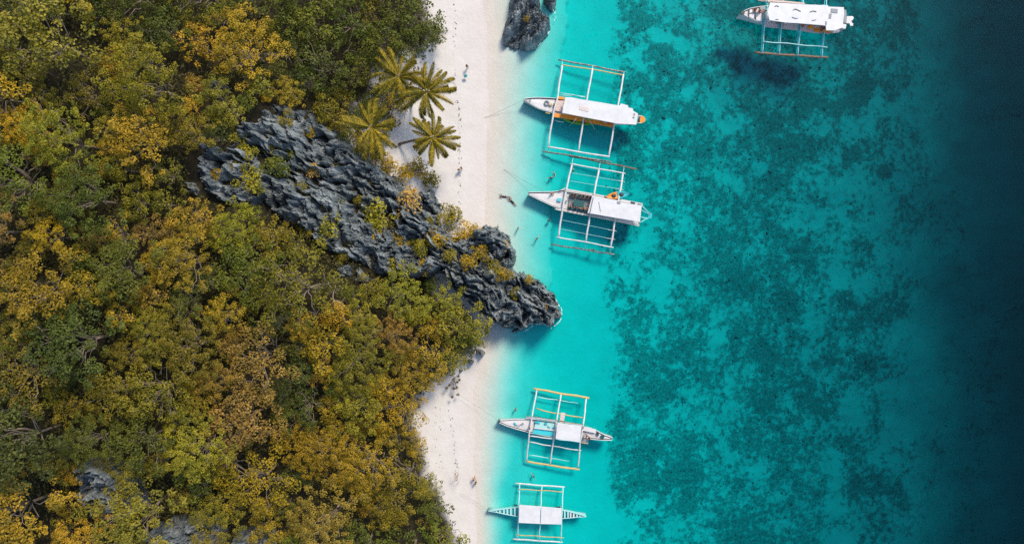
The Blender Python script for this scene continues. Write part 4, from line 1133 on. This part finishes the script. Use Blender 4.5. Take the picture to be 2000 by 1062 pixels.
for i, (x, y, mt) in enumerate([(1045,821.5,m_teal),(1050.5,822,m_cyan),(1064,824.5,m_teal),(1071,829.5,m_aqua),(1080,833,m_teal)]): slab('bench', [(x,y),(x+5,y+.7),(x+4.4,y+4.7),(x-.6,y+4)], 1.55, .12, mt, B3)
slab('roof', [(1088.7,825),(1112,828.5),(1136,831),(1132.5,862.6),(1108,859.7),(1085,856)], 2.9, .12, m_roof, B3)
posts(B3, [(1089.5,827),(1135,833),(1131.5,860.5),(1086.5,854.5)], 1.1, 2.8, m_white)
pole('roof_edge', [(1085.2,856.6,2.85),(1132.5,863.2,2.85)], .06, m_aqua, B3)
slab('side_deck', [(1027,813.2),(1062,816.5),(1088,820.8),(1088,824),(1060,820),(1027,816.5)], 1.6, .07, m_white, B3); slab('side_deck', [(1103,822.6),(1139.7,828.8),(1139.5,831),(1103,826)], 1.6, .07, m_white, B3)
pole('deck_rail', [(1040,812.5,2.0),(1090,820.5,2.0),(1140,829,2.0)], .045, m_oldbam, B3); pole('deck_rail', [(1026,812.8,1.9),(1040,814,1.9)], .05, m_grey, B3)
GP = slab('gangplank', [(1095,805.5),(1104.5,806),(1100.5,826),(1092.5,825.2)], 1.9, .07, m_pink, B3)
for i in range(4): slab('gangplank_cleat', [(1095.2-i*.6,808+i*4.4),(1103.7-i*.9,808.7+i*4.4),(1103.5-i*.9,809.9+i*4.4),(1095-i*.6,809.2+i*4.4)], 1.95, .05, m_white, GP)
slab('aft_deck_box', [(1139,833),(1164.5,838.5),(1163,845.5),(1150,843),(1138,840)], 1.55, .35, m_white, B3)
slab('motor_cover', [(1174.5,849.3),(1181.5,850.6),(1178.5,857),(1174.6,856)], 1.6, .3, m_dteal, B3); slab('motor_well', [(1164.5,845),(1169,843.5),(1170,851),(1165.5,849.5)], 1.5, .2, m_dark, B3)
slab('side_platform', [(1136,855.5),(1149.5,857.3),(1148.5,865.5),(1135,863.5)], 1.25, .08, m_grey, B3); pole('platform_rail', [(1135,864,1.9),(1149,866,1.9)], .05, m_bamboo, B3)
slab('aft_gear', [(1133.5,832),(1141,833),(1140,837),(1133,836)], 1.9, .35, m_grey, B3); slab('aft_gear', [(1132.8,838),(1136,838.5),(1135,846),(1132,845.5)], 1.7, .3, m_dark, B3)
slab('fore_gear', [(1003,825.5),(1006.5,825),(1009,830.5),(1006,831)], 1.5, .12, m_teal, B3); pole('fore_line', [(1008,829,1.5),(1014,832.5,1.5),(1017,828,1.5),(1022,827.5,1.5)], .05, m_grey, B3); pole('fore_line', [(1020,825.5,1.5),(1022.5,828.5,1.5)], .06, m_dark, B3)
for a in ([(1048.4,761,.15),(1038.6,817,1.6),(1033.5,847,1.6),(1028.5,901,.15)], [(1095.8,769.5,.15),(1087,823,1.7),(1082,853,1.7),(1074.4,907,.15)], [(1145,777.6,.15),(1139,829,1.6),(1133.5,861,1.6),(1128.8,914,.15)]):
    arm(B3, a, .12, m_white)
pole('outrigger_float', [(1042,758.5,.1),(1096,768.5,.1),(1151,777,.12)], .17, m_bamboo, B3); pole('outrigger_float', [(1026.5,900,.1),(1075,908,.1),(1132,916.3,.12)], .16, m_bamboo, B3)
pole('cross_pole', [(1047.5,796.5,.85),(1070,803.5,.85),(1091,807,.85),(1141,815.5,.85)], .09, m_bamboo, B3); pole('cross_pole', [(1033.5,862.3,.9),(1080,870.5,.9),(1135,879,.9)], .09, m_white, B3); pole('cross_pole', [(1033.5,850.5,1.4),(1083,856.8,1.4)], .10, m_white, B3)
pole('cross_pole', [(1049.5,774.8,.0),(1095,781.5,-.1),(1129,787,-.25)], .08, m_aqua, B3); pole('cross_pole', [(1033.5,888,.0),(1077,894.5,-.1),(1112,900,-.25)], .08, m_aqua, B3)
tag(B3, 'white outrigger boat with turquoise open floor, bamboo floats and gangplank', 'boat', 'outrigger boats moored off the beach')
ropeline('mooring_rope', (V(975,822,1.8), V(884,763,1.6)), .4, m_rope, .016, 'thin rope from the bamboo-float boat to the lower beach', 'rope', 'mooring ropes')

# ---- small boat with plain double roof at the bottom edge
B4 = empty('outrigger_boat', V(1056, 1003, 0))
hull(B4, [(953.4,996.6,953.6,997.4,1.5),(966,996,966,999,1.2),(985,993.6,985,1003.2,1.0),(1000,991.3,999.6,1006,.95),(1014,989.3,1013,1008.3,.95),(1040,990.5,1039,1012,.95),(1075,993.5,1074,1013,.95),(1099,995.8,1098.6,1011.8,.95),(1113,998.8,1112.6,1011,1.0),(1128,1003,1128,1009.3,1.1),(1145,1007.3,1145,1008.1,1.4)], m_aqua, deck=m_teal, drop=.35)
for i, x in enumerate([968,974.5,982.5,989,996,1004,1011]): 
    w = (x - 953) * .155
    slab('thwart', [(x,997.2+(i*.25)-w),(x+3.4,997.2+(i*.25)-w-.3),(x+3.4,998+(i*.25)+w+.3),(x,998+(i*.25)+w)], 1.0, .08, m_aqua if i != 6 else m_cyan, B4)
for i, x in enumerate([1101.5,1108,1113,1119,1125.5,1131]):
    w = (1144 - x) * .16; yc = 1004 + (x - 1100) * .1
    slab('thwart', [(x,yc-w),(x+3,yc-w+.3),(x+3,yc+w-.3),(x,yc+w)], 1.05, .08, m_white if i in (2, 3) else m_aqua, B4)
slab('roof', [(1014.2,985.3),(1055.8,988.2),(1054.6,1022.4),(1012.9,1020.3)], 2.5, .1, m_roof, B4); slab('roof', [(1057,988.6),(1097,992),(1096.5,1023.6),(1055.8,1022.6)], 2.47, .1, m_roof, B4)
posts(B4, [(1015.5,987),(1056,990),(1096,993.5),(1095.5,1022),(1055,1021),(1014,1019)], .7, 2.4, m_white)
for a in ([(1014.9,944,.12),(1013,984,1.15),(1012.3,1012,1.15),(1010.6,1052.4,.12)], [(1058.6,947.4,.12),(1056.6,989,1.1),(1055.4,1022,1.1),(1053.2,1055.2,.12)], [(1099.5,949.5,.12),(1098.3,990,1.15),(1097,1018,1.15),(1095.6,1057.4,.12)]): arm(B4, a, .10, m_aqua)
pole('outrigger_float', [(1006.5,943.2,.1),(1058,947.6,.1),(1103,950.3,.1)], .12, m_white, B4); pole('outrigger_float', [(1001.8,1051.6,.1),(1053,1055.3,.1),(1098.5,1058,.1)], .12, m_white, B4)
pole('cross_pole', [(1012.5,955,.55),(1056,957,.55),(1098.5,959.8,.55)], .07, m_bamboo, B4); pole('cross_pole', [(1008.5,1043.6,.55),(1054,1046.3,.55),(1101,1049.5,.55)], .07, m_bamboo, B4)
slab('bow_locker', [(1004,984.5),(1010.5,985.5),(1010,988.4),(1003.8,987.5)], 1.2, .25, m_dteal, B4)
slab('stern_gear', [(1086,988.8),(1096,989.6),(1096,991.4),(1086,990.4)], 1.5, .25, m_dark, B4)
tag(B4, 'small pale outrigger boat with plain two-panel white roof, lowest in view', 'boat', 'outrigger boats moored off the beach')
ropeline('mooring_rope', (V(955,997,1.4), V(899,963,.9)), .35, m_rope, .016, 'thin rope from the smallest boat to the lower beach', 'rope', 'mooring ropes')

# ---- boat with turquoise arms over the deep reef
B5 = empty('outrigger_boat', V(1570, 30, 0))
hull(B5, [(1447,25,1447.2,26.6,2.4),(1455,20.8,1454.5,30,2.1),(1464,17,1462,34.3,1.9),(1479,14,1475,40,1.7),(1495,12,1490,45,1.5),(1530,10,1526,52,1.4),(1580,13,1577,60,1.4),(1620,15,1618,63,1.4),(1646,20,1644,59,1.4),(1654,29,1653,50,1.45)], m_white, deck=m_white)
for k, p in enumerate([[(1463,19.5),(1472,17.5),(1473,24),(1462,26)],[(1474,17),(1481,15.5),(1482,24),(1475,25)],[(1462,28),(1474,27),(1474,38),(1463,33)],[(1476,27),(1488,26),(1487,42),(1477,39)],[(1484,14.5),(1494,13),(1494,25),(1485,25.5)]]): slab('fore_hatch', p, 1.95 - k * .06, .12, m_pink if k == 1 else m_white, B5)
for i in range(4): pole('fore_slat', [(1482,15.6+i*2.1,1.95),(1494,14.4+i*2.1,1.85)], .05, m_grey, B5, nodes=False)
MB().prism(poly([(1446.4,24),(1453,19.8),(1455.5,23),(1454,27.5),(1448.5,28)],2.5),.3).build('stem_cap', m_dark, B5)
for x in (1463.5, 1475.5): pole('deck_beam', [(x, 17.5, 2.0), (x - 1, 36, 2.0)], .06, m_dark, B5, nodes=False)
slab('fore_locker', [(1482,37.5),(1489,37),(1488.5,43),(1481.5,42)], 1.75, .25, m_teal, B5)
slab('roof', [(1504,5.4),(1540,7),(1572,9),(1600,10),(1617.5,11),(1618,13.2),(1648.5,14.5),(1649,30),(1646,54.5),(1630,59.8),(1614,59.8),(1613.5,50.5),(1560,46),(1534,44.5),(1503,39.8),(1498.9,24.3)], 3.3, .13, m_roof, B5)
posts(B5, [(1506,8),(1560,10),(1616,13),(1647,17),(1645,53),(1614,57),(1560,44.5),(1505,38.5)], 1.4, 3.2, m_white)
slab('roof_hatch', [(1623.5,16.8),(1636.5,18),(1636,26),(1622.8,25)], 3.38, .12, m_grey, B5); slab('roof_hatch', [(1620,26.8),(1625,27.2),(1623.5,36.6),(1618.5,36.2)], 3.38, .12, m_grey, B5); slab('roof_hatch', [(1612.5,42),(1615.5,42.2),(1615,48.4),(1612,48.2)], 3.38, .1, m_grey, B5)
for p in ([(1549,20.5),(1553,18),(1557.5,19.5),(1564,23)], [(1582,24),(1588,21.8),(1594.5,23.2)], [(1547,34),(1553,36.2),(1558.5,36)], [(1586,40.5),(1594,39)], [(1513,13),(1517,11.5),(1521,13.5)], [(1515,38),(1521,38.6)]):
    pole('roof_line', [(x, y, 3.36) for x, y in p], .05, m_dark if p[0][1] < 30 else m_grey, B5, nodes=False)
slab('side_deck', [(1490.8,46),(1502,46),(1560,51),(1590,55),(1620,61),(1619,66.5),(1590,64.5),(1556,59.5),(1520,55.5),(1491,52.5)], 1.5, .1, m_pink, B5)
slab('side_deck', [(1620,62.5),(1645,59.5),(1646,62),(1619,67)], 1.4, .08, m_grey, B5)
pole('deck_rail', [(1503,43,2.2),(1560,47.5,2.2),(1613,52.5,2.2)], .05, m_oldbam, B5); pole('deck_rail', [(1480,1.2,2.0),(1500,2.5,2.0),(1540,5.5,2.0),(1572,8,2.0)], .07, m_pink, B5)
slab('side_deck', [(1500,-1),(1545,3),(1572,6),(1572,8.8),(1540,7),(1500,4.5)], 1.6, .1, m_pink, B5); slab('side_locker', [(1606,9),(1618,10.5),(1617.5,15.5),(1606,14)], 2.0, .5, m_teal, B5)
slab('stern_platform', [(1653,32),(1666,32),(1667.8,35),(1666,39),(1663,41),(1664.5,45.5),(1667,47),(1666,51),(1661,51.2),(1659,46),(1653,46)], 1.4, .1, m_white, B5)
slab('stern_gear', [(1648.5,19),(1653,20),(1653.5,46),(1648.5,45)], 1.9, .4, m_grey, B5); slab('stern_gear', [(1646,47),(1653,48),(1652,56.5),(1645.5,56)], 2.0, .4, m_white, B5)
for x0, y0, x1, y1, xn, yn in ((1492,47,1487.2,105.3,1499,-40),(1524,55,1520.3,107.3,1529.5,-36),(1561.3,60.5,1556.3,110.3,1569,-33),(1608,66,1603.6,112.3,1613.5,-30)):
    for dx in (-1.7, 1.7):
        arm(B5, [(x1+dx,y1,.2),(x0+dx,y0,1.6),((x0+xn)/2+dx+1.5,20,1.7),(xn+dx,yn,.2)], .085, m_teal if dx < 0 else m_aqua)
pole('outrigger_float', [(1473,103,.1),(1540,108,.1),(1616.5,112.5,.1)], .19, m_oldbam, B5); pole('outrigger_float', [(1481,-41,.1),(1555,-36,.1),(1625,-31,.1)], .19, m_oldbam, B5)
pole('cross_pole', [(1491,81.5,1.0),(1555,87,1.0),(1616,93,1.0)], .085, m_aqua, B5)
for a, c in (((1512,57,1.4),(1497,76,1.0)),((1553,66,1.4),(1557,84,1.0)),((1582,65,1.4),(1598,82,1.0))): pole('stay_wire', [a, c], .03, m_teal, B5, nodes=False)
tag(B5, 'large white-roofed outrigger boat with turquoise arms, alone over the reef', 'boat', 'outrigger boats moored off the beach')
for px, py, mt, nm, lb, ct in ((1584,52,m_orange,'buoy','round orange buoy on the side deck of the turquoise-armed boat','buoy'),):
    t = MB().ball(V(px, py, 1.95), (.5, .42, .42), 12, 8).build(nm, mt, None, True); tag(t, lb, ct)
for k, (px, py, sz, mt, lb) in enumerate([(1613.5,61,(1.4,.45,.3),m_orange,'flat orange bundle near the stern of the turquoise-armed boat'),(1596,59,(.9,.5,.3),m_orange,'orange life vests beside the buoy on the side deck'),(1607,55,(.6,.5,.4),m_dark,'dark bag under the roof edge of the turquoise-armed boat'),(1525,43,(1.1,.35,.3),m_dark,'dark bundle by the front roof edge of the turquoise-armed boat'),(1567,50,(.5,.3,.25),m_red,'small red bag on the side deck, mid-length of the turquoise-armed boat')]):
    t = MB().box(V(px, py, 1.65), sz, -.1).build('deck_bundle', mt); tag(t, lb, 'bundle')

# ---------------------------------------------------------------- people
m_skin = paint('skin', (0.42, 0.23, 0.15), 0.55, 0.1, 5); m_hair = paint('dark_hair', (0.018, 0.014, 0.012), 0.6, 0.1, 8); m_blond = paint('fair_hair', (0.40, 0.26, 0.12), 0.6, 0.1, 8)
CL = {'black': paint('black_cloth', (0.02, 0.02, 0.022), .8), 'navy': paint('navy_cloth', (0.02, 0.03, 0.09), .8), 'red': m_red, 'white': paint('white_cloth', (0.7, 0.7, 0.68), .8), 'teal': paint('teal_cloth', (0.03, 0.3, 0.32), .8), 'skin': m_skin, 'maroon': paint('maroon_cloth', (0.10, 0.03, 0.035), .8)}
def body_mesh(pose):
    """one continuous skinned figure 1.7 m tall; z=0 at the soles, facing +y"""
    J = {'pelvis': (0,0,.92), 'waist': (0,0,1.08), 'chest': (0,.01,1.30), 'neck': (0,.01,1.46), 'head0': (0,.02,1.56), 'head1': (0,.02,1.68)}
    RAD = {'pelvis': .14, 'waist': .125, 'chest': .15, 'neck': .058, 'head0': .088, 'head1': .08}
    E = [('pelvis','waist'),('waist','chest'),('chest','neck'),('neck','head0'),('head0','head1')]
    limbs = {'stand': ((.20,-.02,1.10),(.24,.06,.86),(.10,0,.50),(.10,-.02,.07)), 'walk': ((.21,-.10,1.10),(.23,.02,.88),(.10,.12,.50),(.10,.10,.08)),
             'spread': ((.42,.06,1.22),(.62,.16,1.14),(.13,.05,.52),(.15,-.05,.10)), 'swim': ((.38,.05,1.5),(.30,.05,1.78),(.12,.02,.48),(.12,-.06,.08)), 'sit': ((.24,.05,1.10),(.20,.26,1.0),(.12,.42,.90),(.12,.46,.48))}[pose]
    for s, n in ((1, 'r'), (-1, 'l')):
        el, ha, kn, an = limbs
        if pose == 'walk' and s < 0: el, ha, kn, an = (.21,.10,1.12), (.23,.24,.94), (.10,-.02,.50), (.10,-.26,.14)
        J['sh'+n] = (s*.17,0,1.38); J['el'+n] = (s*el[0],el[1],el[2]); J['ha'+n] = (s*ha[0],ha[1],ha[2]); J['hi'+n] = (s*.09,.0 if pose != 'sit' else .06,.88); J['kn'+n] = (s*kn[0],kn[1],kn[2]); J['an'+n] = (s*an[0],an[1],an[2]); J['to'+n] = (s*an[0],an[1]+.15,an[2]-.04)
        RAD.update({'sh'+n:.062,'el'+n:.043,'ha'+n:.033,'hi'+n:.095,'kn'+n:.06,'an'+n:.042,'to'+n:.035})
        E += [('chest','sh'+n),('sh'+n,'el'+n),('el'+n,'ha'+n),('pelvis','hi'+n),('hi'+n,'kn'+n),('kn'+n,'an'+n),('an'+n,'to'+n)]
        h = Vector(J['ha'+n]); d = (h - Vector(J['el'+n])).normalized(); sd = d.cross(Vector((0,1,0.3))).normalized()
        J['pa'+n] = tuple(h + d * .09); RAD['pa'+n] = .036; E.append(('ha'+n,'pa'+n))
        for q, (o, l) in enumerate(((-.03,.075),(-.01,.09),(.01,.085),(.03,.07))):
            J[f'f{q}'+n] = tuple(h + d * (.09 + l) + sd * o); RAD[f'f{q}'+n] = .009; E.append(('pa'+n, f'f{q}'+n))
        J['th'+n] = tuple(h + d * .07 + sd * .07); RAD['th'+n] = .01; E.append(('pa'+n, 'th'+n))
    names = list(J); me = bpy.data.meshes.new('body_rig')
    me.from_pydata([J[k] for k in names], [(names.index(a), names.index(c)) for a, c in E], [])
    bm = bmesh.new(); bm.from_mesh(me); lay = bm.verts.layers.skin.verify(); bm.verts.ensure_lookup_table()
    for i, k in enumerate(names): bm.verts[i][lay].radius = (RAD[k], RAD[k]); bm.verts[i][lay].use_root = (k == 'pelvis')
    bm.to_mesh(me); bm.free()
    o = bpy.data.objects.new('rig', me); C.objects.link(o)
    o.modifiers.new('s', 'SKIN'); sb = o.modifiers.new('u', 'SUBSURF'); sb.levels = 1; sb.render_levels = 1
    dg = bpy.context.evaluated_depsgraph_get(); out = bpy.data.meshes.new_from_object(o.evaluated_get(dg))
    bpy.data.objects.remove(o)
    v = np.array([q.co[:] for q in out.vertices]); keys = np.array([J[k] for k in names])
    mi = []
    for p in out.polygons:
        c = v[list(p.vertices)].mean(0); near = names[int(((keys - c) ** 2).sum(1).argmin())]
        mi.append(1 if near in ('chest','waist') else 2 if near in ('pelvis','hir','hil') else 0)
    for m in (m_skin, CL['black'], CL['black']): out.materials.append(m)
    out.polygons.foreach_set('material_index', mi); out.polygons.foreach_set('use_smooth', [True] * len(mi))
    hm = MB().ball((0,-.015,1.635), (.102,.115,.13), 10, 7, bottom=-.35).ball((0,-.07,1.58), (.085,.06,.12), 8, 5)
    face = MB().ball((0,.125,1.615), (.016,.022,.024), 6, 4).ball((.036,.100,1.645), (.014,.01,.009), 6, 4).ball((-.036,.100,1.645), (.014,.01,.009), 6, 4).ball((0,.105,1.575), (.028,.012,.008), 6, 4).ball((.098,.01,1.62), (.014,.026,.034), 6, 4).ball((-.098,.01,1.62), (.014,.026,.034), 6, 4)
    return out, hm.mesh('hair', smooth=True), face.mesh('face', smooth=True)
BODY = {p: body_mesh(p) for p in ('stand', 'walk', 'spread', 'swim', 'sit')}
def person(px, py, z, pose, rz, top, bottom, label, hair=None, prone=False, grp=None):
    e = empty('person', V(px, py, z), rz)
    if prone:
        e.rotation_euler = (math.radians(-86), 0, rz); c = V(px, py, z); off = Matrix.Rotation(rz, 3, 'Z') @ Vector((0, -.9, 0)); e.location = c + off
    bo, ha, fa = BODY[pose]
    o = link('body', bo, parent=e)
    for i, m in ((1, CL[top]), (2, CL[bottom])): o.material_slots[i].link = 'OBJECT'; o.material_slots[i].material = m
    h = link('hair', ha, parent=e); f = link('face', fa, m_skin, parent=e)
    if not ha.materials: ha.materials.append(m_hair)
    h.material_slots[0].link = 'OBJECT'; h.material_slots[0].material = hair or m_hair
    tag(e, label, 'person', grp)
    return e
def floor_z(px, py):
    p = W(px, py, 0); return float(ground(np.array([p[0]]), np.array([p[1]]))[0])
def wade(px, py, pose, rz, top, bot, label, hair=None):
    z = max(floor_z(px, py), -1.38); person(px, py, z, pose, rz, top, bot, label, hair, grp='people in the water')
wade(1081.7,341.8,'spread',2.2,'skin','red','fair-haired swimmer in open water above the saloon boat bow',m_blond); wade(1074.5,349,'spread',.3,'navy','navy','dark-clad swimmer beside the fair-haired swimmer')
wade(1118,336,'spread',1.2,'black','black','dark swimmer holding the first upper arm of the saloon boat'); wade(1071.8,431,'stand',3.1,'black','black','wader in black left of the lower arm of the saloon boat')
wade(1012,446,'stand',1.5,'skin','red','wader in shallow water nearest the headland knob',m_blond); wade(1048.6,466,'spread',.8,'skin','navy','wader between the headland and the saloon boat float')
wade(1157,488,'spread',2.8,'white','white','swimmer in white at the lower float of the saloon boat'); wade(1007,797,'stand',.6,'skin','black','wader in the shallows above the bamboo-float boat bow')
wade(1042,925,'spread',2.0,'black','white','swimmer between the two lowest boats'); wade(1487.5,80,'spread',.4,'black','navy','swimmer beside the first arm of the turquoise-armed boat')
person(986,384.5,-.04,'swim',1.45,'black','navy','left one of two snorkellers floating face down in the shallows',prone=True,grp='people in the water'); person(1001,395,-.04,'swim',.75,'black','black','right one of two snorkellers floating face down in the shallows',prone=True,grp='people in the water')
def stroll(px, py, pose, rz, top, bot, label, hair=None): person(px, py, floor_z(px, py), pose, rz, top, bot, label, hair, grp='people on the beaches')
stroll(913,133,'walk',2.9,'maroon','black','person in dark clothes walking on the upper beach'); stroll(897,333,'stand',.4,'red','navy','person in red, left of two standing on the upper beach',m_blond); stroll(902,330,'stand',2.4,'black','maroon','person in black, right of two standing on the upper beach')
stroll(926.5,931,'walk',.2,'skin','red','bare-chested person walking first along the lower beach'); stroll(929.5,938.5,'walk',.2,'maroon','black','person in dark red walking behind the other on the lower beach')
def aboard(px, py, z, pose, rz, top, bot, label, hair=None): person(px, py, z - (.84 if pose == 'sit' else 0), pose, rz, top, bot, label, hair, grp='people aboard the boats')
aboard(1076,379,1.5,'sit',-1.6,'red','navy','person in red sitting on the bow of the saloon boat',m_blond)
for i, (px, py, rz, tp, hr, lb) in enumerate([(1116,381,3.1,'black',None,'leftmost passenger on the upper saloon bench'),(1122,381.5,3.0,'red',None,'passenger in red on the upper saloon bench'),(1131,382.5,3.2,'teal',None,'passenger in teal on the upper saloon bench'),(1138,384,3.1,'black',None,'fourth passenger on the upper saloon bench, in black'),(1146,385,3.0,'navy',None,'passenger in navy on the upper saloon bench'),(1152,386,3.3,'black',None,'rightmost passenger on the upper saloon bench'),
     (1113,406,0,'navy',None,'leftmost passenger on the lower saloon bench'),(1123,407,.1,'black',None,'second passenger on the lower saloon bench, in black'),(1131,408.5,-.1,'black',m_blond,'fair-haired passenger on the lower saloon bench'),(1138,410,0,'maroon',None,'passenger in dark red on the lower saloon bench'),(1145,411.5,.1,'teal',None,'rightmost passenger on the lower saloon bench, in teal')]):
    aboard(px, py, 1.78, 'sit', rz, tp, 'navy', lb, hr)
aboard(1034,832,1.22,'stand',1.5,'teal','black','crew member on the foredeck of the bamboo-float boat'); aboard(1144,846,1.25,'stand',-1.2,'red','navy','crew member in red on the aft deck of the bamboo-float boat'); aboard(1150,853,1.5,'sit',.9,'maroon','black','person sitting behind the crew member in red')
aboard(1519,44,1.5,'stand',.6,'red','black','person in red at the front roof edge of the turquoise-armed boat'); aboard(1600,57,1.5,'stand',2.1,'red','red','person in red beside the orange buoy on the side deck',m_blond); aboard(1471,24,1.95,'sit',1.8,'red','navy','person in red on the foredeck of the turquoise-armed boat'); aboard(1478,28,1.95,'sit',-1.1,'maroon','black','person in dark red on the foredeck of the turquoise-armed boat'); aboard(1489,28.5,1.9,'sit',.5,'black','red','person in black nearest the roof on that foredeck')

# ---------------------------------------------------------------- small things on the sand
t = MB().box(V(909,148.6,1.25), (.55,.4,.22), .4).ball(V(909.6,147.5,1.38), (.2,.14,.1), 8, 4).build('beach_bag', CL['teal']); tag(t, 'teal bag on the sand below the walking person', 'bag')
r_ = random.Random(4); mb = MB()
def wrack(line, n, spread):
    for _ in range(n):
        t = r_.random() * (len(line) - 1); i = int(t); f = t - i
        px = line[i][0] * (1 - f) + line[i + 1][0] * f + r_.gauss(0, spread); py = line[i][1] * (1 - f) + line[i + 1][1] * f
        z = floor_z(px, py)
        p = V(px, py, z + .03); s = .035 + .11 * r_.random() ** 3
        a = r_.uniform(0, 6.28); d = Vector((math.cos(a), math.sin(a), 0))
        mb.tube([p - d * s, p + Vector((0, 0, s * .3)), p + d * s], [s * .25, s * .4, s * .15], 4)
wrack([(887,0),(889,60),(884,110),(893,195),(896,215),(899,235),(897,260),(896,290),(898,320)], 120, 1.8)
wrack([(899,340),(897,380),(899,400),(897,440)], 35, 1.8); wrack([(878,800),(884,840),(888,880),(892,910),(891,940)], 95, 2.0); wrack([(856,795),(858,830),(852,880),(872,930)], 50, 5); wrack([(850,120),(845,150)], 20, 6)
o = mb.build('seaweed_wrack', paint('dry_seaweed', (0.20, 0.15, 0.11), .95), None, False, loc=(0, 0, 0)); tag(o, 'line of dark dry seaweed and twigs along the sand', 'seaweed', kind='stuff')

# broken white foam where the sea touches the rock
m_foam = paint('sea_foam', (0.75, 0.77, 0.76), 0.9, 0.1, 4)
mb = MB(); r_ = random.Random(8)
for line in ([(1005,98.5),(1030,99.5),(1051,91),(1064,72.5),(1078,57),(1085,36),(1081,18)], [(1008,494),(1005,513),(997,524),(1014,538),(1052,555),(1082,580),(1098,606),(1096,624),(1078,641),(1060,632),(1042,635),(1020,649)]):
    for (ax, ay), (cx, cy) in zip(line[:-1], line[1:]):
        L = math.hypot(cx - ax, cy - ay); n = int(L / 3)
        for i in range(n):
            if r_.random() < .45: continue
            p, q = V(ax + (cx - ax) * i / n + r_.uniform(-1, 1.5), ay + (cy - ay) * i / n + r_.uniform(-1, 1), .012), V(ax + (cx - ax) * (i + 1) / n + r_.uniform(-1, 1.5), ay + (cy - ay) * (i + 1) / n + r_.uniform(-1, 1), .012)
            w = (q - p).cross(Vector((0, 0, 1))).normalized() * r_.uniform(.02, .07)
            mb.add([p - w, q - w, q + w + Vector((0, 0, .01)), p + w + Vector((0, 0, .01))], [[0, 1, 2, 3]])
o = mb.build('sea_foam', m_foam, None, False, loc=(0, 0, 0)); tag(o, 'thin broken white foam along the rock waterline', 'foam', kind='stuff')
